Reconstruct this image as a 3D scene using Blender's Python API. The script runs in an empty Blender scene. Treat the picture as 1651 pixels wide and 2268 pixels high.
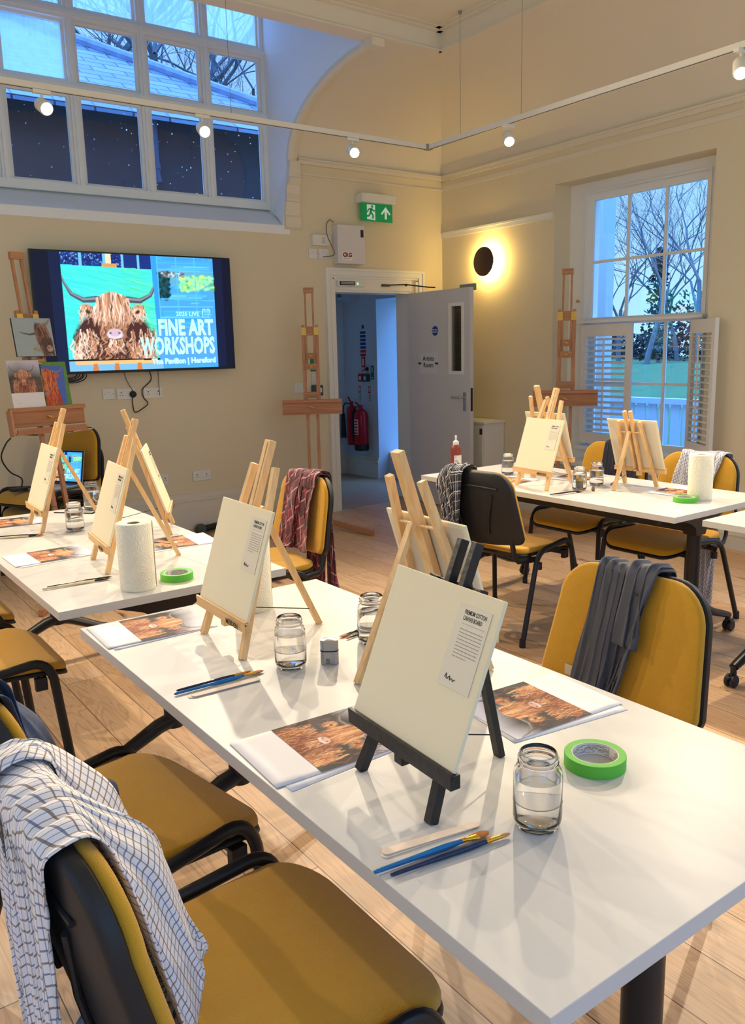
import bpy, bmesh, math, random
import numpy as np
from mathutils import Vector, Matrix
PI = math.pi
scn = bpy.context.scene
COL = scn.collection
rnd = random.Random(7)

# ------------------------------------------------------------------ helpers
def srgb(r, g, b):
    f = lambda c: c / 12.92 if c <= .04045 else ((c + .055) / 1.055) ** 2.4
    return (f(r / 255), f(g / 255), f(b / 255), 1)

MATS = {}
def mat(name, col, rough=.5, metal=0., spec=.5, emis=None, es=0., bump=None, var=None, trans=0., ior=1.45, coat=0., sheen=0.):
    """principled material; bump=(scale,strength[,detail]); var=(scale, amount) mottles the base colour"""
    if name in MATS: return MATS[name]
    m = bpy.data.materials.new(name); m.use_nodes = True
    nt = m.node_tree; b = nt.nodes['Principled BSDF']
    b.inputs['Base Color'].default_value = col
    b.inputs['Roughness'].default_value = rough
    b.inputs['Metallic'].default_value = metal
    b.inputs['Specular IOR Level'].default_value = spec
    b.inputs['Transmission Weight'].default_value = trans
    b.inputs['IOR'].default_value = ior
    b.inputs['Coat Weight'].default_value = coat
    b.inputs['Sheen Weight'].default_value = sheen
    if emis:
        b.inputs['Emission Color'].default_value = emis; b.inputs['Emission Strength'].default_value = es
    if bump or var:
        tc = nt.nodes.new('ShaderNodeTexCoord')
    if bump:
        n = nt.nodes.new('ShaderNodeTexNoise'); n.inputs['Scale'].default_value = bump[0]
        n.inputs['Detail'].default_value = bump[2] if len(bump) > 2 else 3
        bp = nt.nodes.new('ShaderNodeBump'); bp.inputs['Strength'].default_value = bump[1]; bp.inputs['Distance'].default_value = .01
        nt.links.new(tc.outputs['Object'], n.inputs['Vector'])
        nt.links.new(n.outputs['Fac'], bp.inputs['Height']); nt.links.new(bp.outputs['Normal'], b.inputs['Normal'])
    if var:
        n = nt.nodes.new('ShaderNodeTexNoise'); n.inputs['Scale'].default_value = var[0]; n.inputs['Detail'].default_value = 4
        mx = nt.nodes.new('ShaderNodeMix'); mx.data_type = 'RGBA'
        nt.links.new(tc.outputs['Object'], n.inputs['Vector'])
        nt.links.new(n.outputs['Fac'], mx.inputs[0])
        mx.inputs[6].default_value = tuple(c * (1 - var[1]) for c in col[:3]) + (1,)
        mx.inputs[7].default_value = tuple(min(1, c * (1 + var[1])) for c in col[:3]) + (1,)
        nt.links.new(mx.outputs[2], b.inputs['Base Color'])
    MATS[name] = m
    return m

def wood(name, c1, c2, axis=2, scale=6, rough=.45, grain=9):
    """light streaky timber, grain along the object's axis"""
    if name in MATS: return MATS[name]
    m = bpy.data.materials.new(name); m.use_nodes = True; nt = m.node_tree; b = nt.nodes['Principled BSDF']
    tc = nt.nodes.new('ShaderNodeTexCoord'); mp = nt.nodes.new('ShaderNodeMapping')
    s = [scale * grain] * 3; s[axis] = scale * .35
    mp.inputs['Scale'].default_value = s
    n = nt.nodes.new('ShaderNodeTexNoise'); n.inputs['Scale'].default_value = 1; n.inputs['Detail'].default_value = 5; n.inputs['Distortion'].default_value = .6
    cr = nt.nodes.new('ShaderNodeValToRGB'); cr.color_ramp.elements[0].color = c1; cr.color_ramp.elements[1].color = c2
    cr.color_ramp.elements[0].position = .35; cr.color_ramp.elements[1].position = .62
    L = nt.links.new
    L(tc.outputs['Object'], mp.inputs['Vector']); L(mp.outputs[0], n.inputs['Vector']); L(n.outputs['Fac'], cr.inputs[0]); L(cr.outputs[0], b.inputs['Base Color'])
    b.inputs['Roughness'].default_value = rough
    MATS[name] = m
    return m

def link(name, me, m, parent=None, loc=None, rot=None, smooth=False):
    if m is not None and not me.materials: me.materials.append(m)
    o = bpy.data.objects.new(name, me); COL.objects.link(o)
    if parent: o.parent = parent
    if loc is not None: o.location = loc
    if rot is not None: o.rotation_euler = rot
    if smooth:
        for p in me.polygons: p.use_smooth = True
    return o

def empty(name, loc=(0, 0, 0), rz=0., rot=None):
    o = bpy.data.objects.new(name, None); COL.objects.link(o); o.empty_display_size = .05
    o.location = loc; o.rotation_euler = rot if rot else (0, 0, rz)
    return o

def tag(o, label, cat, group=None, kind=None):
    if label: o['label'] = label
    if cat: o['category'] = cat
    if group: o['group'] = group
    if kind: o['kind'] = kind
    return o

def struct(o):
    o['kind'] = 'structure'; return o

def kids(o): return [c for c in bpy.data.objects if c.parent == o]
def dup(o, parent=None):
    c = o.copy(); COL.objects.link(c)
    if parent is not None: c.parent = parent
    for ch in kids(o): dup(ch, c)
    return c
def place(o, loc, rz, label, group=None):
    o.location = loc; o.rotation_euler = (0, 0, rz); o['label'] = label
    if group: o['group'] = group
    return o

class MB:
    """collects shapes into one mesh"""
    def __init__(s): s.v = []; s.f = []; s.mi = []
    def add(s, vs, fs, M=None, mi=0):
        n = len(s.v)
        s.v += [tuple(M @ Vector(p)) if M else tuple(p) for p in vs]
        s.f += [tuple(i + n for i in f) for f in fs]; s.mi += [mi] * len(fs)
        return s
    def box(s, a, b, M=None, mi=0, c=0.):
        """box from corner a to corner b, c = chamfer"""
        x0, y0, z0 = [min(p, q) for p, q in zip(a, b)]; x1, y1, z1 = [max(p, q) for p, q in zip(a, b)]
        if c <= 0:
            vs = [(x0, y0, z0), (x1, y0, z0), (x1, y1, z0), (x0, y1, z0), (x0, y0, z1), (x1, y0, z1), (x1, y1, z1), (x0, y1, z1)]
            fs = [(3, 2, 1, 0), (4, 5, 6, 7), (0, 1, 5, 4), (1, 2, 6, 5), (2, 3, 7, 6), (3, 0, 4, 7)]
            return s.add(vs, fs, M, mi)
        c = min(c, (x1 - x0) * .49, (y1 - y0) * .49, (z1 - z0) * .49)
        bm = bmesh.new()
        bmesh.ops.create_cube(bm, size=1)
        for v in bm.verts: v.co = Vector(((x0 + x1) / 2 + v.co.x * (x1 - x0), (y0 + y1) / 2 + v.co.y * (y1 - y0), (z0 + z1) / 2 + v.co.z * (z1 - z0)))
        bmesh.ops.bevel(bm, geom=bm.edges[:], offset=c, segments=2, affect='EDGES', profile=.6)
        bm.verts.index_update()
        vs = [v.co.copy() for v in bm.verts]; fs = [tuple(v.index for v in f.verts) for f in bm.faces]; bm.free()
        return s.add(vs, fs, M, mi)
    def bar(s, p, q, w, d, up=(0, 0, 1), mi=0, c=0., taper=1.):
        """rectangular bar from p to q; w across, d along 'up'"""
        p, q = Vector(p), Vector(q); z = (q - p); L = z.length; z.normalize()
        u = Vector(up); x = u.cross(z)
        if x.length < 1e-5: x = Vector((1, 0, 0)).cross(z)
        x.normalize(); y = z.cross(x)
        M = Matrix((x, y, z)).transposed().to_4x4(); M.translation = p
        if taper != 1.:
            t = taper
            vs = [(-w / 2, -d / 2, 0), (w / 2, -d / 2, 0), (w / 2, d / 2, 0), (-w / 2, d / 2, 0), (-w / 2 * t, -d / 2 * t, L), (w / 2 * t, -d / 2 * t, L), (w / 2 * t, d / 2 * t, L), (-w / 2 * t, d / 2 * t, L)]
            fs = [(3, 2, 1, 0), (4, 5, 6, 7), (0, 1, 5, 4), (1, 2, 6, 5), (2, 3, 7, 6), (3, 0, 4, 7)]
            return s.add(vs, fs, M, mi)
        return s.box((-w / 2, -d / 2, 0), (w / 2, d / 2, L), M, mi, c)
    def tube(s, pts, r, n=12, mi=0, closed=False, rx=None, cap=True):
        """round (or elliptical, rx = second radius) tube along pts; r number or list"""
        P = [Vector(p) for p in pts]; N = len(P)
        rs = r if isinstance(r, (list, tuple)) else [r] * N
        T = []
        for i in range(N):
            a = P[(i - 1) % N] if (closed or i > 0) else P[i]; b = P[(i + 1) % N] if (closed or i < N - 1) else P[i]
            T.append((b - a).normalized())
        up = Vector((0, 0, 1)) if abs(T[0].z) < .9 else Vector((1, 0, 0))
        X = T[0].cross(up).normalized(); vs = []
        for i in range(N):
            X = (X - T[i] * X.dot(T[i]));
            X.normalize(); Y = T[i].cross(X)
            k = 1 if rx is None else rx / max(1e-9, rs[0])
            for j in range(n):
                a = 2 * PI * j / n
                vs.append(P[i] + X * math.cos(a) * rs[i] + Y * math.sin(a) * rs[i] * k)
        fs = []
        for i in range(N if closed else N - 1):
            for j in range(n):
                a = i * n + j; b = i * n + (j + 1) % n; c = ((i + 1) % N) * n + (j + 1) % n; d = ((i + 1) % N) * n + j
                fs.append((a, b, c, d))
        if cap and not closed:
            fs.append(tuple(range(n - 1, -1, -1))); fs.append(tuple((N - 1) * n + j for j in range(n)))
        return s.add(vs, fs, None, mi)
    def lathe(s, prof, n=32, M=None, mi=0, loop=False):
        """revolve (r,z) profile about z"""
        vs = []; fs = []; N = len(prof)
        for r, z in prof:
            for j in range(n):
                a = 2 * PI * j / n; vs.append((r * math.cos(a), r * math.sin(a), z))
        for i in range(N if loop else N - 1):
            for j in range(n):
                k = (i + 1) % N
                fs.append((i * n + j, i * n + (j + 1) % n, k * n + (j + 1) % n, k * n + j))
        if not loop:
            if prof[0][0] > 1e-4: fs.append(tuple(range(n - 1, -1, -1)))
            if prof[-1][0] > 1e-4: fs.append(tuple((N - 1) * n + j for j in range(n)))
        return s.add(vs, fs, M, mi)
    def prism(s, poly, h0, h1, M=None, mi=0):
        """extrude xy polygon (ccw) from z=h0 to h1"""
        n = len(poly); vs = [(x, y, h0) for x, y in poly] + [(x, y, h1) for x, y in poly]
        fs = [tuple(range(n - 1, -1, -1)), tuple(range(n, 2 * n))] + [(i, (i + 1) % n, n + (i + 1) % n, n + i) for i in range(n)]
        return s.add(vs, fs, M, mi)
    def mesh(s, name):
        me = bpy.data.meshes.new(name); me.from_pydata([tuple(v) for v in s.v], [], s.f)
        me.validate(); me.update()
        return me
    def build(s, name, m, parent=None, loc=None, rot=None, smooth=False, bev=0., ang=35):
        me = bpy.data.meshes.new(name); me.from_pydata([tuple(v) for v in s.v], [], s.f)
        ms = m if isinstance(m, (list, tuple)) else [m]
        for x in ms: me.materials.append(x)
        if len(ms) > 1: me.polygons.foreach_set('material_index', s.mi)
        me.update()
        o = link(name, me, None, parent, loc, rot)
        if smooth:
            me.polygons.foreach_set('use_smooth', [True] * len(me.polygons))
            try: me.set_sharp_from_angle(angle=math.radians(ang))
            except Exception: pass
        if bev:
            b = o.modifiers.new('b', 'BEVEL'); b.width = bev; b.segments = 2; b.limit_method = 'ANGLE'
        return o

def rrect(w, h, r, n=6, cx=0, cy=0):
    """rounded rectangle polygon, ccw; r number or 4 radii (br, tr, tl, bl)"""
    R = r if isinstance(r, (list, tuple)) else [r] * 4
    out = []
    for (sx, sy, a0), q in zip(((1, -1, -PI / 2), (1, 1, 0), (-1, 1, PI / 2), (-1, -1, PI)), R):
        for k in range(n + 1):
            a = a0 + PI / 2 * k / n
            out.append((cx + sx * (w / 2 - q) + q * math.cos(a), cy + sy * (h / 2 - q) + q * math.sin(a)))
    return out

def pillow(poly, t, crown, rings=5, edge=.012, ctr=None):
    """padded slab: outline poly (xy), thickness t, domed top by crown; returns MB (z from 0 to t+crown)"""
    mb = MB(); n = len(poly)
    cx, cy = ctr if ctr else (sum(p[0] for p in poly) / n, sum(p[1] for p in poly) / n)
    layers = [(1 - edge / .25, 0), (1, edge * .6), (1, t - edge), (1 - edge * .3 / .25, t - edge * .3), (1 - edge / .25, t)]
    for k in range(1, rings):
        f = (1 - edge / .25) * (1 - k / rings); layers.append((f, t + crown * (1 - (1 - k / rings) ** 2)))
    vs = []
    for f, z in layers:
        for x, y in poly: vs.append((cx + (x - cx) * f, cy + (y - cy) * f, z))
    fs = [tuple(range(n - 1, -1, -1))]
    for i in range(len(layers) - 1):
        for j in range(n): fs.append((i * n + j, i * n + (j + 1) % n, (i + 1) * n + (j + 1) % n, (i + 1) * n + j))
    vs.append((cx, cy, t + crown)); c = len(vs) - 1; b = (len(layers) - 1) * n
    for j in range(n): fs.append((b + j, b + (j + 1) % n, c))
    return mb.add(vs, fs)

def text_mesh(s, size, font_extr=.0004, align='LEFT', spacing=1., bold=0.):
    cu = bpy.data.curves.new('t', 'FONT'); cu.body = s; cu.size = size; cu.align_x = align; cu.extrude = font_extr; cu.offset = bold
    cu.space_character = spacing; cu.resolution_u = 2
    o = bpy.data.objects.new('t', cu); COL.objects.link(o)
    dg = bpy.context.evaluated_depsgraph_get(); me = bpy.data.meshes.new_from_object(o.evaluated_get(dg))
    bpy.data.objects.remove(o); bpy.data.curves.remove(cu)
    return me
def text(name, s, size, m, parent, loc, rot, align='LEFT', sx=1., spacing=1., bold=0., extr=.0004):
    me = text_mesh(s, size, extr, align, spacing, bold)
    me.materials.clear()
    o = link(name, me, m, parent, loc, rot)
    if sx != 1.: me.transform(Matrix.Diagonal((sx, 1, 1, 1)))
    return o

# camera maths: the photograph was taken at the origin, 1.5 m above the floor
FPX = 1834.62; YAW, PIT, ROL = math.radians(35.77228), math.radians(11.08131), math.radians(-1.36508); CH = 1.5
def cam_axes():
    cy, sy, cp, sp = math.cos(YAW), math.sin(YAW), math.cos(PIT), math.sin(PIT)
    f = Vector((sy * cp, cy * cp, -sp)); r = Vector((cy, -sy, 0)); u = r.cross(f)
    cr, sr = math.cos(ROL), math.sin(ROL)
    return cr * r + sr * u, -sr * r + cr * u, f
CR, CU, CF = cam_axes()
def ray(x, y): return CF + CR * ((x - 825.5) / FPX) - CU * ((y - 1134) / FPX)
def onZ(x, y, z):
    d = ray(x, y); t = (z - CH) / d.z; return Vector((0, 0, CH)) + d * t
def onY(x, y, Y):
    d = ray(x, y); return Vector((0, 0, CH)) + d * (Y / d.y)
def onX(x, y, X):
    d = ray(x, y); return Vector((0, 0, CH)) + d * (X / d.x)

cam = bpy.data.objects.new('camera', bpy.data.cameras.new('camera')); COL.objects.link(cam); scn.camera = cam
M = Matrix((CR, CU, -CF)).transposed().to_4x4(); M.translation = (0, 0, CH); cam.matrix_world = M
cam.data.sensor_fit = 'VERTICAL'; cam.data.sensor_height = 24; cam.data.lens = 24 * FPX / 2268; cam.data.clip_start = .02; cam.data.clip_end = 400
# ------------------------------------------------------------------ materials
WALL = mat('wall_paint', srgb(229, 216, 186), .75, bump=(9, .12, 4))
CEIL = mat('ceiling_paint', srgb(232, 222, 202), .8, bump=(7, .12, 4))
TRIM = mat('white_gloss_trim', srgb(238, 236, 230), .35)
REVEAL = mat('reveal_paint', srgb(242, 245, 248), .6, bump=(8, .1, 3))
WHITE = mat('white_laminate', srgb(204, 202, 196), .38, spec=.45)
PLASTIC = mat('white_plastic', srgb(232, 231, 226), .35)
BLACKM = mat('black_metal', srgb(24, 24, 26), .38, spec=.5)
BLACKP = mat('black_plastic', srgb(30, 30, 32), .5, bump=(400, .1, 2))
YEL = mat('mustard_fabric', srgb(204, 152, 26), .85, sheen=.25, bump=(500, .35, 3), var=(30, .06))
BRASS = mat('brass', srgb(214, 178, 96), .25, 1.)
CHROME = mat('chrome', srgb(200, 202, 205), .2, 1.)
GLASS = mat('clear_glass', (1, 1, 1, 1), .0, trans=1., ior=1.45)
WATER = mat('water', (1, 1, 1, 1), .0, trans=1., ior=1.2)
PINE = wood('pine_wood', srgb(226, 178, 116), srgb(240, 200, 144), 2, 7, .5)
PINEX = wood('pine_wood_rail', srgb(224, 174, 112), srgb(238, 198, 142), 0, 7, .5)
BEECH = wood('beech_wood', srgb(176, 118, 78), srgb(198, 140, 98), 2, 8, .4)
BEECHX = wood('beech_wood_rail', srgb(172, 114, 76), srgb(194, 136, 94), 0, 8, .4)
BLACKW = mat('black_painted_wood', srgb(34, 33, 34), .45, bump=(60, .15))
CANVAS = mat('primed_canvas', srgb(242, 230, 196), .7, bump=(900, .2, 1))
CANVASB = mat('canvas_back', srgb(226, 214, 190), .8)
PAPER = mat('paper', srgb(238, 236, 238), .6)
INK = mat('black_print', srgb(40, 38, 38), .6)
GREY = mat('grey_print', srgb(158, 152, 142), .6)

def window_glass():
    m = bpy.data.materials.new('window_glass'); m.use_nodes = True; nt = m.node_tree
    nt.nodes.clear()
    o = nt.nodes.new('ShaderNodeOutputMaterial'); t = nt.nodes.new('ShaderNodeBsdfTransparent'); g = nt.nodes.new('ShaderNodeBsdfGlossy'); mx = nt.nodes.new('ShaderNodeMixShader')
    fr = nt.nodes.new('ShaderNodeFresnel'); fr.inputs[0].default_value = 1.45
    g.inputs['Roughness'].default_value = .02; t.inputs[0].default_value = (.93, .96, 1, 1)
    nt.links.new(fr.outputs[0], mx.inputs[0]); nt.links.new(t.outputs[0], mx.inputs[1]); nt.links.new(g.outputs[0], mx.inputs[2]); nt.links.new(mx.outputs[0], o.inputs[0])
    return m
WGLASS = window_glass()
def spotted():
    m = WGLASS.copy(); m.name = 'rain_specked_glass'; nt = m.node_tree; N = nt.nodes.new; L = nt.links.new
    out = [n for n in nt.nodes if n.type == 'OUTPUT_MATERIAL'][0]; src = out.inputs[0].links[0].from_socket
    tc = N('ShaderNodeTexCoord'); vo = N('ShaderNodeTexVoronoi'); vo.inputs['Scale'].default_value = 26; lt = N('ShaderNodeMath'); lt.operation = 'LESS_THAN'
    sz = N('ShaderNodeSeparateColor'); mp = N('ShaderNodeMapRange'); mp.inputs[1].default_value = .55; mp.inputs[2].default_value = 1; mp.inputs[3].default_value = 0; mp.inputs[4].default_value = .16
    L(tc.outputs['Object'], vo.inputs['Vector']); L(vo.outputs['Color'], sz.inputs[0]); L(sz.outputs[0], mp.inputs[0]); L(vo.outputs['Distance'], lt.inputs[0]); L(mp.outputs[0], lt.inputs[1])
    d = N('ShaderNodeBsdfTranslucent'); d.inputs[0].default_value = (.9, .95, 1, 1); mx = N('ShaderNodeMixShader'); L(lt.outputs[0], mx.inputs[0]); L(src, mx.inputs[1]); L(d.outputs[0], mx.inputs[2]); L(mx.outputs[0], out.inputs[0])
    return m
SPOTG = spotted()
def frosted():
    m = bpy.data.materials.new('frosted_glass'); m.use_nodes = True; nt = m.node_tree; nt.nodes.clear()
    o = nt.nodes.new('ShaderNodeOutputMaterial'); t = nt.nodes.new('ShaderNodeBsdfTranslucent'); t.inputs[0].default_value = (.82, .92, 1, 1)
    d = nt.nodes.new('ShaderNodeBsdfTransparent'); d.inputs[0].default_value = (.9, .95, 1, 1); mx = nt.nodes.new('ShaderNodeMixShader')
    tc = nt.nodes.new('ShaderNodeTexCoord'); mp = nt.nodes.new('ShaderNodeMapping'); mp.inputs['Scale'].default_value = (30, 30, 4)
    n = nt.nodes.new('ShaderNodeTexNoise'); n.inputs['Scale'].default_value = 1.5; n.inputs['Detail'].default_value = 6
    r = nt.nodes.new('ShaderNodeMapRange'); r.inputs[3].default_value = .35; r.inputs[4].default_value = .75
    L = nt.links.new
    L(tc.outputs['Object'], mp.inputs[0]); L(mp.outputs[0], n.inputs['Vector']); L(n.outputs[0], r.inputs[0]); L(r.outputs[0], mx.inputs[0])
    L(t.outputs[0], mx.inputs[1]); L(d.outputs[0], mx.inputs[2]); L(mx.outputs[0], o.inputs[0])
    return m
FROST = frosted()

def oak_floor():
    m = bpy.data.materials.new('oak_planks'); m.use_nodes = True; nt = m.node_tree; b = nt.nodes['Principled BSDF']; L = nt.links.new
    N = nt.nodes.new
    tc = N('ShaderNodeTexCoord'); mp = N('ShaderNodeMapping'); mp.inputs['Rotation'].default_value = (0, 0, PI / 2)
    br = N('ShaderNodeTexBrick'); br.inputs['Scale'].default_value = 1; br.inputs['Brick Width'].default_value = 1.9; br.inputs['Row Height'].default_value = .19
    br.inputs['Mortar Size'].default_value = .0016; br.inputs['Mortar Smooth'].default_value = .1; br.inputs['Bias'].default_value = 0
    br.inputs['Color1'].default_value = (0, 0, 0, 1); br.inputs['Color2'].default_value = (1, 1, 1, 1); br.inputs['Mortar'].default_value = (.5, .5, .5, 1)
    br.offset = .37; br.offset_frequency = 2
    L(tc.outputs['Object'], mp.inputs[0]); L(mp.outputs[0], br.inputs[0])
    # per-plank shift of the grain
    sep = N('ShaderNodeSeparateColor'); L(br.outputs['Color'], sep.inputs[0])
    mul = N('ShaderNodeMath'); mul.operation = 'MULTIPLY'; mul.inputs[1].default_value = 17; L(sep.outputs[0], mul.inputs[0])
    cmb = N('ShaderNodeCombineXYZ'); L(mul.outputs[0], cmb.inputs[0]); L(mul.outputs[0], cmb.inputs[1])
    add = N('ShaderNodeVectorMath'); add.operation = 'ADD'; L(tc.outputs['Object'], add.inputs[0]); L(cmb.outputs[0], add.inputs[1])
    m2 = N('ShaderNodeMapping'); m2.inputs['Scale'].default_value = (9, 1.1, 1); L(add.outputs[0], m2.inputs[0])
    n1 = N('ShaderNodeTexNoise'); n1.inputs['Scale'].default_value = 1.; n1.inputs['Detail'].default_value = 2; n1.inputs['Distortion'].default_value = .5; L(m2.outputs[0], n1.inputs['Vector'])
    # growth rings: contour lines of the stretched noise
    w = N('ShaderNodeMath'); w.operation = 'MULTIPLY'; w.inputs[1].default_value = 95; L(n1.outputs[0], w.inputs[0])
    sn = N('ShaderNodeMath'); sn.operation = 'SINE'; L(w.outputs[0], sn.inputs[0])
    m3 = N('ShaderNodeMapping'); m3.inputs['Scale'].default_value = (140, 5, 1); L(add.outputs[0], m3.inputs[0])
    n2 = N('ShaderNodeTexNoise'); n2.inputs['Scale'].default_value = 1; n2.inputs['Detail'].default_value = 3; L(m3.outputs[0], n2.inputs['Vector'])
    # knots
    m4 = N('ShaderNodeMapping'); m4.inputs['Scale'].default_value = (3.1, 1.5, 1); L(add.outputs[0], m4.inputs[0])
    vo = N('ShaderNodeTexVoronoi'); vo.inputs['Scale'].default_value = 1; L(m4.outputs[0], vo.inputs['Vector'])
    kr = N('ShaderNodeMapRange'); kr.inputs[1].default_value = .03; kr.inputs[2].default_value = .13; kr.inputs[3].default_value = 1; kr.inputs[4].default_value = 0; L(vo.outputs['Distance'], kr.inputs[0])
    base = N('ShaderNodeMix'); base.data_type = 'RGBA'; base.inputs[6].default_value = srgb(202, 160, 116); base.inputs[7].default_value = srgb(226, 190, 148); L(sep.outputs[0], base.inputs[0])
    g = N('ShaderNodeMapRange'); g.inputs[1].default_value = .3; g.inputs[2].default_value = 1; g.inputs[3].default_value = 0; g.inputs[4].default_value = .34; L(sn.outputs[0], g.inputs[0])
    a = N('ShaderNodeMix'); a.data_type = 'RGBA'; a.inputs[7].default_value = srgb(160, 112, 74); L(g.outputs[0], a.inputs[0]); L(base.outputs[2], a.inputs[6])
    g2 = N('ShaderNodeMapRange'); g2.inputs[1].default_value = .4; g2.inputs[2].default_value = .75; g2.inputs[3].default_value = 0; g2.inputs[4].default_value = .4; L(n2.outputs[0], g2.inputs[0])
    a2 = N('ShaderNodeMix'); a2.data_type = 'RGBA'; a2.inputs[7].default_value = srgb(172, 124, 84); L(g2.outputs[0], a2.inputs[0]); L(a.outputs[2], a2.inputs[6])
    a3 = N('ShaderNodeMix'); a3.data_type = 'RGBA'; a3.inputs[7].default_value = srgb(98, 64, 44); L(kr.outputs[0], a3.inputs[0]); L(a2.outputs[2], a3.inputs[6])
    a4 = N('ShaderNodeMix'); a4.data_type = 'RGBA'; a4.inputs[7].default_value = srgb(80, 54, 38); L(br.outputs['Fac'], a4.inputs[0]); L(a3.outputs[2], a4.inputs[6])
    L(a4.outputs[2], b.inputs['Base Color']); b.inputs['Roughness'].default_value = .42
    bp = N('ShaderNodeBump'); bp.inputs['Strength'].default_value = .25; bp.inputs['Distance'].default_value = .002; bp.invert = True
    L(br.outputs['Fac'], bp.inputs['Height']); L(bp.outputs[0], b.inputs['Normal'])
    return m
OAK = oak_floor()

# ------------------------------------------------------------------ the room
XW, YW = 5.61, 6.5             # window wall and television wall
X0, Y0R = -2.8, -2.6            # left and rear walls, out of the picture
ZC, ZB, ZT = 3.10, 3.71, 3.86   # cornice, foot of the ceiling beam, ceiling
OX, OY = 1.10, 1.27             # how far the cove comes in from each wall
def wall_cells(mb, us, zs, holes, fn):
    for i in range(len(us) - 1):
        for j in range(len(zs) - 1):
            cu, cz = (us[i] + us[i + 1]) / 2, (zs[j] + zs[j + 1]) / 2
            if any(a < cu < b and c < cz < d for a, b, c, d in holes): continue
            fn(mb, us[i], us[i + 1], zs[j], zs[j + 1])
def wall_y(name, y0, y1, xa, xb, z0, z1, holes, m):
    us = sorted({xa, xb, *[h[0] for h in holes], *[h[1] for h in holes]}); zs = sorted({z0, z1, *[h[2] for h in holes], *[h[3] for h in holes]})
    us = [u for u in us if xa <= u <= xb]; zs = [z for z in zs if z0 <= z <= z1]
    mb = MB(); wall_cells(mb, us, zs, holes, lambda q, a, b, c, d: q.box((a, y0, c), (b, y1, d)))
    return struct(mb.build(name, m))
def wall_x(name, x0, x1, ya, yb, z0, z1, holes, m):
    us = sorted({ya, yb, *[h[0] for h in holes], *[h[1] for h in holes]}); zs = sorted({z0, z1, *[h[2] for h in holes], *[h[3] for h in holes]})
    us = [u for u in us if ya <= u <= yb]; zs = [z for z in zs if z0 <= z <= z1]
    mb = MB(); wall_cells(mb, us, zs, holes, lambda q, a, b, c, d: q.box((x0, a, c), (x1, b, d)))
    return struct(mb.build(name, m))
struct(MB().box((X0 - .2, Y0R - .2, -.1), (XW + .1, YW + .01, 0)).build('floor', OAK))
HF = struct(MB().box((2.5, YW + .01, -.1), (6.4, 8.6, -.001)).build('floor', mat('hall_oak', srgb(170, 140, 112), .45, var=(6, .15))))
DX0, DX1, DZ = 4.305, 5.21, 2.045
WX0, WX1 = .95, 3.87
wall_y('wall_back', YW, YW + .22, X0, XW, 0, ZC, [(DX0, DX1, -1, DZ), (WX0, WX1, 2.57, 9)], WALL)
WY0, WY1, WZ0, WZ1 = 3.56, 5.04, .50, 2.83
wall_x('wall_right', XW, XW + .42, Y0R, YW + .22, 0, ZC, [(WY0, WY1, WZ0, WZ1), (.7, 2.2, WZ0, WZ1)], WALL)
wall_x('wall_left', X0 - .2, X0, Y0R, YW, 0, ZT, [(.2, 2.0, 1.0, 3.2), (3.4, 5.2, 1.0, 3.2)], WALL)
wall_y('wall_front', Y0R - .2, Y0R, X0, XW, 0, ZT, [(-2.4, .8, .6, 3.5), (1.3, 4.6, .6, 3.5)], WALL)

# coved upper wall: a mitred quarter curve from the cornice in to the beam
NT = 14
def cv(t): a = t * PI / 2; return (1 - math.cos(a)), math.sin(a)
def cove_pt(t): o, z = cv(t); return o, ZC + (ZB - ZC) * z
def strip(name, fn, m, thick=.03):
    """fn(t) -> two end points; builds the curved sheet"""
    mb = MB(); vs = []; n = NT + 1
    for i in range(n): vs += [fn(i / NT)[0], fn(i / NT)[1]]
    mb.add(vs, [(2 * i, 2 * i + 1, 2 * i + 3, 2 * i + 2) for i in range(NT)])
    o = mb.build(name, m, smooth=True, ang=60)
    return struct(o)
def back(xa, xb=None):
    def f(t):
        o, z = cove_pt(t); y = YW - OY * o
        return (xa, y, z), ((XW - OX * o) if xb is None else xb, y, z)
    return f
strip('trim_1', back(WX1), CEIL)
strip('trim_2', back(X0, WX0), CEIL)
strip('trim_3', lambda t: ((XW - OX * cove_pt(t)[0], Y0R, cove_pt(t)[1]), (XW - OX * cove_pt(t)[0], YW - OY * cove_pt(t)[0], cove_pt(t)[1])), CEIL)
# cornice line where the cove starts
mb = MB()
for xa, xb in ((X0, WX0 - .06), (WX1 + .1, XW)):
    mb.box((xa, YW - .022, ZC - .012), (xb, YW, ZC + .02)).box((xa, YW - .035, ZC + .02), (xb, YW, ZC + .035)).box((xa, YW - .012, ZC - .10), (xb, YW, ZC - .085))
struct(mb.build('trim_4', CEIL))
struct(MB().box((XW - .022, Y0R, ZC - .012), (XW, YW, ZC + .02)).box((XW - .035, Y0R, ZC + .02), (XW, YW, ZC + .035)).box((XW - .006, Y0R, ZC - .10), (XW, YW, ZC - .06)).build('trim_5', CEIL))
# ceiling, its edge beam and mouldings
bx, by = XW - OX, YW - OY
struct(MB().box((X0, Y0R, ZT), (bx, by, ZT + .1)).build('ceiling', CEIL))
mb = MB()
mb.box((X0, by - .02, ZB), (bx, by + .12, ZT + .1)).box((bx - .02, Y0R, ZB), (bx + .12, by + .12, ZT + .1))
mb.box((X0, by - .034, ZB), (bx - .01, by - .02, ZB + .012)).box((bx - .034, Y0R, ZB), (bx - .02, by - .02, ZB + .012))
mb.box((X0, by - .06, ZT - .02), (bx - .02, by - .02, ZT)).box((bx - .06, Y0R, ZT - .02), (bx - .02, by - .02, ZT))
mb.box((X0, by - .10, ZT - .008), (bx - .06, by - .06, ZT)).box((bx - .10, Y0R, ZT - .008), (bx - .06, by - .06, ZT))
struct(mb.build('trim_6', CEIL))
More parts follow.
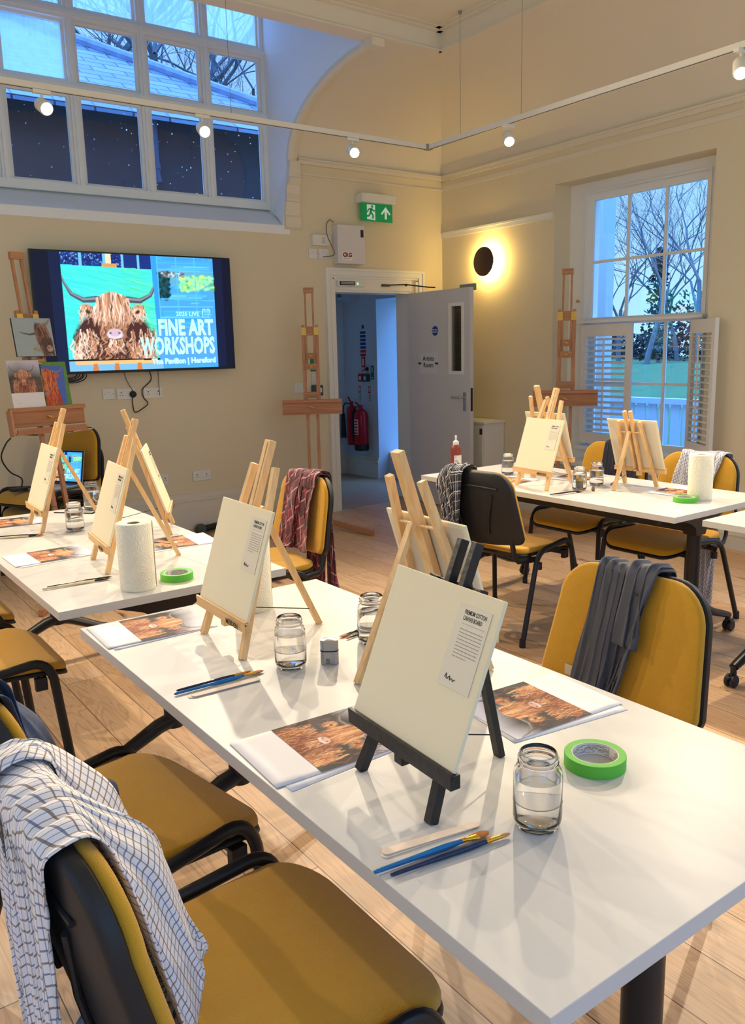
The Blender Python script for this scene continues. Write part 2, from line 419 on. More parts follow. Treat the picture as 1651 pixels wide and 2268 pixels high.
# window well above the television wall: cheeks, sill, lid
YG = 6.85
def cheek(name, x, s):
    mb = MB(); pts = [(x, YW + .0, 2.57), (x, YG + .1, 2.775)] + [(x, YG + .1, 4.75), (x, by + .1, 4.75)]
    pr = [cove_pt(1 - i / NT) for i in range(NT + 1)]
    pts += [(x, YW - OY * o, z) for o, z in pr]
    pts2 = [(p[0] + s * .08, p[1], p[2]) for p in pts]
    n = len(pts)
    mb.add(pts + pts2, [tuple(range(n)), tuple(range(2 * n - 1, n - 1, -1))] + [(i, (i + 1) % n, n + (i + 1) % n, n + i) for i in range(n)])
    bm = bmesh.new(); me = mb.mesh(name); bm.from_mesh(me); bmesh.ops.triangulate(bm, faces=[f for f in bm.faces if len(f.verts) > 4]); bmesh.ops.recalc_face_normals(bm, faces=bm.faces); bm.to_mesh(me); bm.free()
    return struct(link(name, me, REVEAL))
cheek('trim_7', WX1 - .004, 1); cheek('trim_8', WX0 + .004, -1)
mb = MB(); mb.add([(WX0, YW, 2.50), (WX1, YW, 2.50), (WX1, YG + .1, 2.50), (WX0, YG + .1, 2.50), (WX0, YW - .004, 2.57), (WX1, YW - .004, 2.57), (WX1, YG + .1, 2.79), (WX0, YG + .1, 2.79)],
    [(3, 2, 1, 0), (4, 5, 6, 7), (0, 1, 5, 4), (1, 2, 6, 5), (2, 3, 7, 6), (3, 0, 4, 7)])
struct(mb.build('trim_9', REVEAL))
struct(MB().box((WX0, by + .12, 4.75), (WX1, YG + .12, 4.85)).box((WX0, by + .1, ZT), (WX1, by + .12, 4.85)).build('trim_10', CEIL))
# splayed lining low on the right cheek and the scrolled corbel under the arch rib
mb = MB(); mb.add([(WX1, YG - .06, 2.74), (WX1 - .07, YW, 2.57), (WX1, YW, 2.57), (WX1 - .005, YG - .06, 3.03), (WX1 - .006, YW, 3.04), (WX1, YW, 3.04)], [(0, 1, 4, 3), (1, 2, 5, 4), (0, 3, 5, 2), (3, 4, 5), (0, 2, 1)])
struct(mb.build('trim_11', REVEAL))
prof = [(3.10, .05), (3.05, .05), (2.97, .045), (2.96, .06), (2.93, .06), (2.90, .028), (2.84, .022), (2.79, .04), (2.77, .042), (2.765, .028), (2.66, .022), (2.64, .035), (2.56, .03), (2.54, .006)]
mb = MB()
xs = (WX1 - .005, WX1 + .10)
for xa, xb in (xs,):
    vs = []
    for z, d in prof: vs += [(xa - (.0 if z > 3 else .05 * min(1, (3.05 - z) / .4)), YW - d, z), (xb, YW - d, z), (xb, YW + .001, z), (xa - (.0 if z > 3 else .05 * min(1, (3.05 - z) / .4)), YW + .001, z)]
    n = len(prof)
    fs = [tuple([4 * i + k, 4 * i + (k + 1) % 4, 4 * i + 4 + (k + 1) % 4, 4 * i + 4 + k][::-1]) for i in range(n - 1) for k in range(4)] + [(0, 1, 2, 3), tuple(4 * (n - 1) + k for k in (3, 2, 1, 0))]
    mb.add(vs, fs)
struct(mb.build('trim_12', CEIL))
# arch rib that follows the cove beside the well
def rib(name, x, s):
    mb = MB(); vs = []; fs = []
    sec = [(0, .03), (s * .02, .045), (s * .05, .045), (s * .055, .028), (s * .095, .022), (s * .1, 0)]
    for i in range(NT + 1):
        t = i / NT; o, z = cove_pt(t); a = t * PI / 2
        ny, nz = -math.cos(a) / OY, -math.sin(a) / (ZB - ZC); l = math.hypot(ny, nz); ny /= l; nz /= l
        for dx, h in sec: vs.append((x + dx, YW - OY * o + ny * h, z + nz * h))
    k = len(sec)
    for i in range(NT):
        for j in range(k - 1): fs.append((i * k + j, i * k + j + 1, (i + 1) * k + j + 1, (i + 1) * k + j))
    mb.add(vs, fs); mb.add([(x, YW - OY * cove_pt(i / NT)[0], cove_pt(i / NT)[1]) for i in range(NT + 1)] + vs[0::k], [(i, i + 1, NT + 2 + i, NT + 1 + i) for i in range(NT)])
    mb.box((x - .004, by - .012, ZB - .055), (x + .104, by + .09, ZB - .001))
    return struct(mb.build(name, CEIL, smooth=True, ang=30))
rib('trim_13', WX1 - .008, 1)

# skirtings, picture rail
def skirt(name, pts):
    mb = MB()
    for a, b, n, H in pts:
        a, b, n = Vector(a), Vector(b), Vector(n)
        for z0, z1, d in ((0, H * .62, .022), (H * .62, H * .80, .018), (H * .80, H * .86, .024), (H * .86, H, .012)):
            p = [a, b, b + n * d, a + n * d]
            mb.add([(q.x, q.y, z0) for q in p] + [(q.x, q.y, z1) for q in p], [(3, 2, 1, 0), (4, 5, 6, 7), (0, 1, 5, 4), (1, 2, 6, 5), (2, 3, 7, 6), (3, 0, 4, 7)])
    return struct(mb.build(name, mat('skirting_paint', srgb(224, 218, 202), .45)))
skirt('baseboard_back', [((X0, YW, 0), (4.18, YW, 0), (0, -1, 0), .35)])
skirt('baseboard_right', [((XW, Y0R, 0), (XW, YW, 0), (-1, 0, 0), .13)])
struct(MB().box((XW - .018, 5.06, 2.595), (XW, YW, 2.612)).box((XW - .010, 5.06, 2.56), (XW, YW, 2.595)).build('trim_14', TRIM))

# hall beyond the door
HALL = mat('hall_paint', srgb(214, 224, 236), .7)
wall_y('wall_hall_back', 8.5, 8.6, 2.5, 5.75, 0, 2.5, [(2.7, 4.5, .9, 2.3)], HALL)
wall_x('wall_hall_right', 5.75, 6.1, YW + .22, 8.6, 0, 2.5, [(7.02, 7.82, -.5, 2.06)], HALL)
wall_x('wall_hall_left', 2.4, 2.5, YW + .22, 8.5, 0, 2.5, [], HALL)
struct(MB().box((2.4, YW + .22, 2.5), (6.2, 8.6, 2.55)).build('ceiling_hall', HALL))
struct(MB().box((6.04, 7.02, .3), (6.06, 7.82, 2.06)).build('window_4', mat('hall_glass', (.9, .95, 1, 1), .3, trans=1., ior=1.05)))
struct(MB().box((5.9, 7.02, 0), (6.08, 7.82, .3)).build('trim_15', TRIM))
wall_y('wall_hall_side', YW + .22, YW + .23, 5.61, 6.1, 0, 2.5, [], HALL)
# the rest of the lower back wall above the hall stays closed behind the television
# door lining and architrave (door_1) with its leaf
d1 = empty('door_1', (0, 0, 0)); struct(d1)
mb = MB()
for xa, xb in ((4.205, DX0), (DX1, DX1 + .14)):
    s = 1 if xa < 4.5 else -1
    o = xa if s > 0 else xb
    for a, b, d in ((0, .022, .040), (.022, .05, .030), (.05, .066, .036), (.066, .10, .022)):
        mb.box((o + s * a, YW - d, 0), (o + s * b, YW, DZ + .19 - b))
for a, b, d in ((0, .022, .040), (.022, .05, .030), (.05, .066, .036), (.066, .085, .022)):
    mb.box((4.205 + a, YW - d, DZ + .19 - b), (DX1 + .14 - a, YW, DZ + .19 - a))
mb.box((DX0 - .0, YW - .012, DZ), (DX1, YW, DZ + .105))
mb.build('architrave', TRIM, d1)
mb = MB().box((DX0 - .001, YW, 0), (DX0 + .02, YW + .22, DZ - .02)).box((DX1 - .02, YW, 0), (DX1 + .001, YW + .22, DZ - .02)).box((DX0, YW, DZ - .02), (DX1, YW + .22, DZ + .001)).box((DX0 + .02, YW + .06, 0), (DX0 + .032, YW + .1, DZ - .02))
mb.build('door_lining', TRIM, d1)
# ------------------------------------------------------------------ door leaf and its fittings
LEAFM = mat('door_paint', srgb(214, 212, 212), .45)
leaf = empty('door_leaf', (DX1 - .004, YW - .018, 0), math.radians(-90.8), ); leaf.parent = d1
LW, LT = .885, .044        # leaf: local x from the hinge to the free edge, local y thickness; room face on -y side of the frame
mb = MB()
gx0, gx1, gz0, gz1 = .625, .775, 1.29, 1.87
wall_cells(mb, [0, gx0, gx1, LW], [.006, gz0, gz1, DZ - .02], [(gx0, gx1, gz0, gz1)], lambda q, a, b, c, d: q.box((a, -LT, c), (b, 0, d)))
mb.build('leaf_panel', LEAFM, leaf)
mb = MB()
for y in (-LT - .006, 0):
    mb.box((gx0 - .03, y, gz0 - .03), (gx1 + .03, y + .006, gz0)).box((gx0 - .03, y, gz1), (gx1 + .03, y + .006, gz1 + .03)).box((gx0 - .03, y, gz0), (gx0, y + .006, gz1)).box((gx1, y, gz0), (gx1 + .03, y + .006, gz1))
mb.build('vision_panel_bead', TRIM, leaf)
pane = MB().box((gx0, -.028, gz0), (gx1, -.020, gz1)).build('vision_pane', WGLASS, leaf)
mb = MB()
for i in range(34): mb.box((gx0, -.0245, gz0 + .017 * i + .008), (gx1, -.0235, gz0 + .017 * i + .0092))
for i in range(9): mb.box((gx0 + .018 * i + .01, -.0245, gz0), (gx0 + .018 * i + .0112, -.0235, gz1))
mb.build('wire_mesh', mat('pane_wire', srgb(150, 140, 100), .5), pane)
for y, s in ((-LT, -1), (0, 1)):
    h = MB().box((LW - .085, y, .93), (LW - .045, y + s * .008, 1.10), c=.003).build('handle_plate', CHROME, leaf)
    MB().tube([(LW - .065, y + s * .005, 1.055), (LW - .065, y + s * .05, 1.055), (LW - .075, y + s * .056, 1.055), (LW - .19, y + s * .056, 1.052)], .009).build('lever', CHROME, h, smooth=True)
MB().box((LW - .001, -.034, .93), (LW + .002, -.010, 1.14)).box((LW, -.03, 1.0), (LW + .006, -.014, 1.03)).build('lock_faceplate', mat('dark_steel', srgb(70, 62, 58), .4, .8), leaf)
# magnet keeper block on the top corner
MB().box((LW - .19, .002, DZ - .045), (LW - .0, .035, DZ + .012), c=.002).build('magnet_keeper', mat('aluminium', srgb(150, 156, 158), .4, .7), leaf)
SIGNW = mat('sign_clear', srgb(222, 222, 222), .3)
# leaf face seen from the room is the local +y side after the swing? both faces carry the same finish, the signs sit on the room face
RF = -LT    # room face offset
sg = MB().box((.30 - .13, RF - .004, 1.26), (.30 + .13, RF - .001, 1.46)).build('door_sign_plate', SIGNW, leaf)
text('sign_words', 'Artists\nRoom', .062, INK, sg, (.30, RF - .005, 1.385), (PI / 2, 0, 0), 'CENTER', extr=.0002, bold=.0008)
for x in (.175, .425): MB().box((x - .02, RF - .012, 1.35), (x + .02, RF - .004, 1.368), c=.004).build('sign_clip', mat('smoke_chrome', srgb(90, 88, 88), .3, .8), sg)
st = MB().lathe([(0.045, 0), (.045, .002), (0, .002)], 32, Matrix.Translation((.40, RF, 1.66)) @ Matrix.Rotation(PI / 2, 4, 'X')).build('fire_door_sticker', mat('sign_blue', srgb(24, 72, 160), .4), leaf)
for k, w in enumerate(('Fire door', 'Keep shut')):
    text('sticker_words', w, .019, mat('sign_white', srgb(240, 240, 240), .5), st, (.40, RF - .003, 1.664 - .02 * k), (PI / 2, 0, 0), 'CENTER', extr=.0002, bold=.0004)
# lock magnet and closer arm on the frame head
mg = MB().box((4.325, YW - .045, 2.075), (4.62, YW - .012, 2.125), c=.002).build('door_magnet', PLASTIC); tag(mg, 'white electromagnetic lock bar with green light on the door head', 'door lock')
MB().box((4.345, YW - .0475, 2.083), (4.515, YW - .045, 2.118)).build('magnet_face', mat('magnet_dark', srgb(24, 30, 44), .3), mg)
MB().box((4.358, YW - .049, 2.092), (4.505, YW - .0475, 2.099)).box((4.358, YW - .049, 2.104), (4.505, YW - .0475, 2.111)).build('magnet_strip', mat('magnet_steel', srgb(190, 200, 210), .3, .6), mg)
MB().lathe([(.008, 0), (.006, .004), (0, .005)], 16, Matrix.Translation((4.545, YW - .045, 2.1)) @ Matrix.Rotation(PI / 2, 4, 'X')).build('indicator_lamp', mat('green_led', srgb(90, 255, 170), .5, emis=srgb(90, 255, 170), es=3), mg)
ca = MB().box((4.84, YW - .04, 2.085), (4.93, YW - .012, 2.105), c=.003).build('door_closer', BLACKM); tag(ca, 'thin black jointed closer arm from door head to open door', 'door closer')
MB().tube([(4.90, YW - .03, 2.097), (5.10, YW - .06, 2.105)], .006).tube([(5.10, YW - .06, 2.105), (5.215, YW - .25, 2.07), (5.235, YW - .33, 2.062)], .006).lathe([(.012, 0), (.012, .02), (0, .02)], 12, Matrix.Translation((5.10, YW - .06, 2.09))).build('closer_arm', BLACKM, ca, smooth=True)

# ------------------------------------------------------------------ window_1: the tall window in the well
w1 = empty('window_1', (0, 0, 0)); struct(w1)
cols = [WX0, 1.12, 1.64, 2.21, 2.78, 3.295, WX1]     # mullion centres
cols = [.95, 1.10, 1.66, 2.205, 2.77, 3.31, 3.87]
rows = [2.775, 3.515, 4.035, 4.56, 4.75]
FR = mat('window_frame_paint', srgb(240, 240, 238), .4)
mb = MB()
for i, x in enumerate(cols[1:-1]): mb.box((x - .034, YG - .03, rows[0]), (x + .034, YG + .05, rows[-1])).box((x - .014, YG - .045, rows[0] + .02), (x + .014, YG - .03, rows[-1]))
mb.box((WX1 - .04, YG - .03, rows[0]), (WX1, YG + .05, rows[-1])).box((WX0, YG - .03, rows[0]), (WX0 + .04, YG + .05, rows[-1]))
mb.box((WX0, YG - .04, rows[0] - .03), (WX1, YG + .05, rows[0] + .035))
for z in rows[1:-1]: mb.box((WX0, YG - .035, z - .045), (WX1, YG + .05, z + .035)).box((WX0, YG - .05, z - .018), (WX1, YG - .035, z + .012))
mb.build('window_frame', FR, w1)
mb = MB()
for i in range(len(cols) - 1):
    for j in range(len(rows) - 1):
        a, b = cols[i] + .034, cols[i + 1] - .034
        if b - a < .1: continue
        c, d = rows[j] + .035, rows[j + 1] - .045
        for p, q, r_, s_ in ((a, a + .022, c, d), (b - .022, b, c, d), (a + .022, b - .022, c, c + .022), (a + .022, b - .022, d - .022, d)): mb.box((p, YG + .0, r_), (q, YG + .03, s_))
mb.build('sash_bead', FR, w1)
for i in range(1, len(cols) - 1):
    for j in range(3):
        fro = (j == 2) or (j == 1 and i <= 2)
        MB().box((cols[i] + .03, YG + .02, rows[j] + .03), (cols[i + 1] - .03, YG + .024, rows[j + 1] - .03)).build('window_pane', FROST if fro else (SPOTG if j == 0 else WGLASS), w1)

# ------------------------------------------------------------------ window_2: sash window on the right
w2 = empty('window_2', (0, 0, 0)); struct(w2)
SX = 5.86; ya, yb = 3.72, 4.86; zt, zm, zb = 2.74, 1.70, .64
mb = MB()   # casing boards round the sash box, stool and apron
mb.box((SX - .05, WY0, WZ0), (SX + .12, ya, WZ1)).box((SX - .05, yb, WZ0), (SX + .12, WY1, WZ1)).box((SX - .05, ya, zt), (SX + .12, yb, WZ1)).box((SX - .05, ya, WZ0), (SX + .12, yb, zb - .02))
mb.box((SX - .062, ya - .015, zb), (SX - .05, ya, zt)).box((SX - .062, yb, zb), (SX - .05, yb + .015, zt)).box((SX - .062, ya - .015, zt), (SX - .05, yb + .015, zt + .015))
mb.build('window_casing', FR, w2)
MB().box((XW - .03, WY0 - .04, WZ0 - .03), (SX, WY1 + .04, WZ0 + .012), c=.006).box((SX - .09, ya - .04, zb - .045), (SX - .02, yb + .04, zb - .015), c=.004).build('window_sill', FR, w2)
def sash(z0, z1, x, mid):
    mb = MB(); h = .055
    mb.box((x, ya, z0), (x + .04, ya + .045, z1)).box((x, yb - .045, z0), (x + .04, yb, z1)).box((x + .001, ya + .044, z0), (x + .039, yb - .044, z0 + h)).box((x + .001, ya + .044, z1 - h), (x + .039, yb - .044, z1))
    W = (yb - ya - .09) / 3
    for k in (1, 2): mb.box((x + .008, ya + .045 + W * k - .011, z0), (x + .032, ya + .045 + W * k + .011, z1))
    mb.box((x + .010, ya + .04, mid - .011), (x + .030, yb - .04, mid + .011))
    s = mb.build('sash', FR, w2)
    MB().box((x + .018, ya + .02, z0 + .02), (x + .022, yb - .02, z1 - .02)).build('sash_pane', WGLASS, s)
sash(zm - .03, zt, SX - .02, 2.185); sash(zb - .02, zm + .02, SX + .03, 1.17)
MB().tube([(SX - .055, 4.93, 1.87), (SX - .07, 4.93, 1.87)], .012).build('sash_catch', BRASS, w2)

SHUT = mat('shutter_paint', srgb(236, 234, 230), .4)
def shutter(name, length, label, loc, rz, openang, nm=17):
    t = empty(name, loc, rz); tag(t, label, 'shutter', 'white louvred shutters on the sash window')
    z0, z1 = zb + .01, zm - .035; mb = MB()
    mb.box((0, -.014, z0), (.055, .014, z1)).box((length - .055, -.014, z0), (length, .014, z1)).box((.055, -.014, z0), (length - .055, .014, z0 + .10)).box((.055, -.014, z1 - .10), (length - .055, .014, z1))
    mb.build('shutter_frame', SHUT, t)
    n = nm
    for i in range(n):
        z = z0 + .10 + (z1 - z0 - .20) * (i + .5) / n
        poly = [(-.030, 0), (-.02, .0045), (0, .006), (.02, .0045), (.030, 0), (.02, -.0045), (0, -.006), (-.02, -.0045)]
        mb = MB(); Mx = Matrix.Translation((.055, 0, z)) @ Matrix.Rotation(openang, 4, 'X') @ Matrix.Rotation(PI / 2, 4, 'Y') @ Matrix.Rotation(PI / 2, 4, 'Z')
        mb.prism(poly, 0, length - .11, Mx)
        mb.build('louvre', SHUT, t)
    MB().box((length / 2 - .006, -.040, z0 + .12), (length / 2 + .006, -.030, z1 - .12)).build('tilt_rod', SHUT, t)
    return t
# local x runs from the hinge to the free edge, local -y faces the room
shutter('louvred_shutter', .52, 'white louvred shutter closed over left half of the sash window', (SX - .075, yb, 0), -PI / 2, .25)
shutter('louvred_shutter', .46, 'white louvred shutter folded open beside right wall edge of window', (SX - .09, ya + .07, 0), math.radians(234.6), .1)
tag(MB().box((SX - .115, ya - .03, zm - .022), (SX - .045, yb + .03, zm + .004), c=.004).build('shutter_ledge', FR), 'narrow white ledge across window above the louvred shutters', 'ledge')

# daylight openings behind the camera: plain framed windows
def plain_win(name, a, b, z0, z1, yx, pos):
    t = empty(name); struct(t); mb = MB(); L = [(a, a + .05, z0, z1), (b - .05, b, z0, z1), (a, b, z0, z0 + .05), (a, b, z1 - .05, z1), ((a + b) / 2 - .02, (a + b) / 2 + .02, z0, z1), (a, b, (z0 + z1) / 2 - .02, (z0 + z1) / 2 + .02)]
    for p, q, r_, s_ in L:
        mb.box((p, pos, r_), (q, pos + .05, s_)) if yx == 'y' else mb.box((pos, p, r_), (pos + .05, q, s_))
    mb.build('window_frame', FR, t)
plain_win('window_3', -2.4, .8, .6, 3.5, 'y', Y0R - .1); plain_win('window_5', 1.3, 4.6, .6, 3.5, 'y', Y0R - .1)
plain_win('window_6', .2, 2.0, 1.0, 3.2, 'x', X0 - .1); plain_win('window_7', 3.4, 5.2, 1.0, 3.2, 'x', X0 - .1); plain_win('added_window_8', .7, 2.2, WZ0, WZ1, 'x', XW + .2)  # the right-wall window is unseen, added to let more daylight in

# ------------------------------------------------------------------ outside
GRASS = mat('grass', srgb(62, 104, 62), .9, var=(2.5, .3), bump=(20, .5))
SLATE = None
def slate():
    m = bpy.data.materials.new('slates'); m.use_nodes = True; nt = m.node_tree; b = nt.nodes['Principled BSDF']; L = nt.links.new
    tc = nt.nodes.new('ShaderNodeTexCoord'); br = nt.nodes.new('ShaderNodeTexBrick'); br.inputs['Scale'].default_value = 1; br.inputs['Brick Width'].default_value = .42; br.inputs['Row Height'].default_value = .17
    br.inputs['Mortar Size'].default_value = .012; br.inputs['Color1'].default_value = srgb(78, 94, 120); br.inputs['Color2'].default_value = srgb(104, 122, 148); br.inputs['Mortar'].default_value = srgb(14, 18, 34)
    L(tc.outputs['UV'], br.inputs[0]); L(br.outputs[0], b.inputs['Base Color']); b.inputs['Roughness'].default_value = .45
    bp = nt.nodes.new('ShaderNodeBump'); bp.inputs['Distance'].default_value = .01; bp.invert = True; L(br.outputs['Fac'], bp.inputs['Height']); L(bp.outputs[0], b.inputs['Normal'])
    return m
# slate roofed outbuilding behind the tall window
YB = 9.6
hz = empty('slate_roofed_building', (2.6, YB + 2, 0)); tag(hz, 'low building with slate roof and black downpipe behind tall window', 'building')
inv = Matrix.Translation((-2.6, -YB - 2, 0))
E1 = onY(0, 195, YB).z; 
ez = (onY(160, 228, YB - .25).z + onY(470, 272, YB - .25).z) / 2
def yz(x, y, Y): p = onY(x, y, Y); return p
o = MB().box((-4, YB, 0), (9, YB + 4, ez + .05), inv).build('wall', mat('dark_render', srgb(30, 27, 34), .8, var=(3, .35)), hz)
# roof: eaves at YB-.25, rising away; the verge slopes down to the right as seen
SL = .62
ps = []
def onroof(x, y):
    """meet the sight line with the roof slope z = ez + SL*(Y-(YB-.25))"""
    d = ray(x, y); y0 = YB - .25; t = (ez - SL * y0 - CH) / (d.z - SL * d.y); return Vector((0, 0, CH)) + d * t
pa, pb = onroof(150, 85), onroof(590, 240)
k = (pb - pa); 
pL = pa - k * 1.6; pR = pb + k * .5
poly = [Vector((pL.x, YB - .25, ez)), Vector((pR.x, YB - .25, ez)), pR, pL]
mb = MB(); vs = [inv @ p for p in poly] + [inv @ (p - Vector((0, 0, .05))) for p in poly]
mb.add(vs, [(0, 1, 2, 3), (7, 6, 5, 4), (0, 4, 5, 1), (1, 5, 6, 2), (2, 6, 7, 3), (3, 7, 4, 0)])
rf = mb.build('roof', slate(), hz); uv = rf.data.uv_layers.new(name='UVMap')
for lp in rf.data.loops:
    co = rf.data.vertices[lp.vertex_index].co; uv.data[lp.index].uv = (co.x, math.hypot(co.y - (YB - .25 - YB - 2), co.z - ez))
MB().tube([inv @ (pL + Vector((0, 0, .02))), inv @ (pR + Vector((0, 0, .02)))], .075, 10).build('ridge_tiles', mat('ridge_tile', srgb(120, 136, 170), .7, var=(12, .4)), hz)
dp = onY(343, 330, YB - .12)
MB().tube([inv @ Vector((dp.x, YB - .1, ez - .02)), inv @ Vector((dp.x, YB - .1, dp.z - .25)), inv @ Vector((dp.x + .02, YB - .1, onY(345, 405, YB - .1).z))], .055, 14).lathe([(.065, 0), (.065, .06)], 14, inv @ Matrix.Translation((dp.x, YB - .1, onY(345, 375, YB - .1).z))).build('downpipe', mat('pipe_black', srgb(44, 52, 74), .4), hz, smooth=True)
BARK = mat('bark', srgb(100, 104, 112), .9, bump=(25, .5), var=(6, .25))
BARK2 = mat('twig_bark', srgb(84, 90, 104), .9)
IVY = mat('ivy', srgb(44, 62, 52), .8)
def tree(loc, height, r0, seed, label, spread=.55, depth=6, lean=(0, 0), group='bare winter trees'):
    """bare tree: recursive branching, one continuous crown mesh and a trunk"""
    R = random.Random(seed); root = empty('bare_tree', loc); tag(root, label, 'tree', group)
    tr, cr = MB(), MB()
    def grow(p, d, L, r, lv):
        n = 4; pts = [p]; rs = [r]; q = p.copy(); dd = d.copy()
        for i in range(n):
            dd = (dd + Vector((R.uniform(-1, 1), R.uniform(-1, 1), R.uniform(-.5, .8))) * (.10 + .05 * lv)).normalized()
            q = q + dd * L / n; pts.append(q.copy()); rs.append(r * (1 - .38 * (i + 1) / n))
        (tr if lv < 2 else cr).tube(pts, rs, 7 if lv < 2 else (4 if lv < 4 else 3), cap=False)
        if lv >= depth: return
        k = 3 if lv < 3 else (3 if R.random() < .5 else 2)
        for j in range(k):
            ax = Vector((R.uniform(-1, 1), R.uniform(-1, 1), R.uniform(-.15, .5))).normalized()
            nd = (dd * (1 - spread * .6) + ax * spread).normalized()
            i0 = n if j == 0 else R.choice((2, 3, n))
            grow(pts[i0], nd, L * R.uniform(.62, .84), rs[i0] * R.uniform(.62, .8), lv + 1)
    grow(Vector((0, 0, 0)), Vector((lean[0], lean[1], 1)).normalized(), height * .32, r0, 0)
    tr.build('trunk', BARK, root); cr.build('branches', BARK2, root)
    return root
p = onY(268, 110, 13.5); tree((p.x, 13.5, 0), 10.5, .38, 3, 'thick grey bare tree rising behind the slate roof ridge', .6, 7)
p = onY(400, 150, 15); tree((p.x, 15, 0), 9, .2, 11, 'finely twigged bare tree seen through third window column', .6, 7)
p = onY(510, 200, 14); tree((p.x, 14, 0), 9, .26, 5, 'bare tree with crossing limbs at right of tall window', .6, 7)

# ground, lawn bank and hedge seen through the sash window
struct(tag(MB().box((XW + .45, -40, -.9), (120, 60, -.6)).build('ground', GRASS), None, None))
mb = MB(); vs = []; nx, ny = 16, 24
for i in range(nx + 1):
    for j in range(ny + 1):
        x = 14 + 26 * i / nx; y = -20 + 60 * j / ny; vs.append((x, y, -.62 + 1.35 * min(1, i / 7) ** 1.3 + .08 * math.sin(y * .5)))
mb.add(vs, [(i * (ny + 1) + j, (i + 1) * (ny + 1) + j, (i + 1) * (ny + 1) + j + 1, i * (ny + 1) + j + 1) for i in range(nx) for j in range(ny)])
struct(mb.build('lawn_bank', GRASS, smooth=True))
def hedge(loc, w, d, h, label, seed):
    R = random.Random(seed); mb = MB()
    for i in range(5200):
        a = R.uniform(-1, 1); b = R.uniform(-1, 1); c = R.random()
        lim = (1 - abs(a) ** 3) * (.75 + .25 * math.sin(a * 7 + seed)); p = Vector((b * d / 2, a * w / 2, c * h * lim)); s = R.uniform(.06, .17)
        u = Vector((R.uniform(-1, 1), R.uniform(-1, 1), R.uniform(-1, 1))).normalized() * s; v = u.cross(Vector((R.uniform(-1, 1), R.uniform(-1, 1), 1))).normalized() * s
        mb.add([p - u, p - v * .6, p + u, p + v * .6], [(0, 1, 2, 3)])
    return tag(mb.build('evergreen_hedge', mat('evergreen', srgb(36, 48, 56), .9, var=(.6, .35)), loc=loc), label, 'hedge')
hedge((36, 22.5, .6), 11, 4, 3.3, 'dark evergreen hedge behind the lawn, left part', 1)
hedge((36, 33, .6), 10, 4, 3.4, 'dark evergreen hedge seen through the closed shutter', 2)
hedge((37, 11.5, .6), 11, 4, 3.2, 'dark evergreen hedge far right beyond the lawn', 4)
for i, (px, X, hh, s, lab) in enumerate(((1375, 30, 8.5, 21, 'small twiggy bare tree at left of the sash window'), (1432, 28, 10.5, 22, 'tall bare tree in the middle of the sash window'), (1462, 32, 9.5, 23, 'ivy clad bare tree behind the middle sash panes'), (1545, 27, 10.8, 24, 'tall spreading bare tree at right of sash window'), (1505, 34, 9, 25, 'slender bare tree between the two tall ones'))):
    p = onX(px, 740, X); tree((X, p.y, .2), hh, .12, s, lab, .56, 7)
mb = MB(); R = random.Random(9); p = onX(1457, 700, 31)
for i in range(700):
    a = R.uniform(0, 2 * PI); z = R.random(); r = R.uniform(0, .75) * (1 - z) ** .7 + .08; c = Vector((r * math.cos(a), r * math.sin(a) * 1.1, z * 4.6)); s = .09
    u = Vector((R.uniform(-1, 1), R.uniform(-1, 1), R.uniform(-1, 1))) * s; v = u.cross(Vector((.3, .2, 1))).normalized() * s
    mb.add([c - u, c - v, c + u, c + v], [(0, 1, 2, 3)])
tag(mb.build('ivy_growth', IVY, loc=(31, p.y, .8)), 'dark cone of ivy on trunk seen through the sash window', 'ivy')
# painted veranda: deck, posts and palisade balustrade just outside
PALE = mat('veranda_paint', srgb(176, 194, 206), .6)
struct(MB().box((XW + .43, 1.6, -.6), (8.1, 9, -.12)).build('veranda_deck', mat('deck_grey', srgb(150, 156, 160), .8)))
bal = empty('veranda_balustrade', (8.0, 5, -.12)); tag(bal, 'pale painted balustrade of broad flat pales outside sash window', 'balustrade')
MB().box((-.05, -3.4, .96), (.06, 4, 1.02)).box((-.02, -3.4, .12), (.03, 4, .18)).build('handrail', PALE, bal)
for i in range(50): MB().box((-.012, -3.35 + i * .148, .05), (.012, -3.35 + i * .148 + .105, .97)).build('pale', PALE, bal)
bal2 = empty('path_railing', (13.0, 7, -.6)); tag(bal2, 'low distant pale railing at foot of the green lawn', 'railing')
MB().box((-.03, -6, .98), (.03, 6, 1.03)).build('handrail', PALE, bal2)
for i in range(90): MB().box((-.01, -6 + i * .13, .0), (.01, -6 + i * .13 + .06, 1.0)).build('baluster', PALE, bal2)
p = onX(1342, 600, 6.9)
tag(MB().box((-.06, -.06, 0), (.06, .06, 3.4), c=.01).box((-.08, -.08, 0), (.08, .08, .2)).build('veranda_post', PALE, loc=(6.9, p.y, -.12)), 'pale square veranda post at left edge of window', 'post')
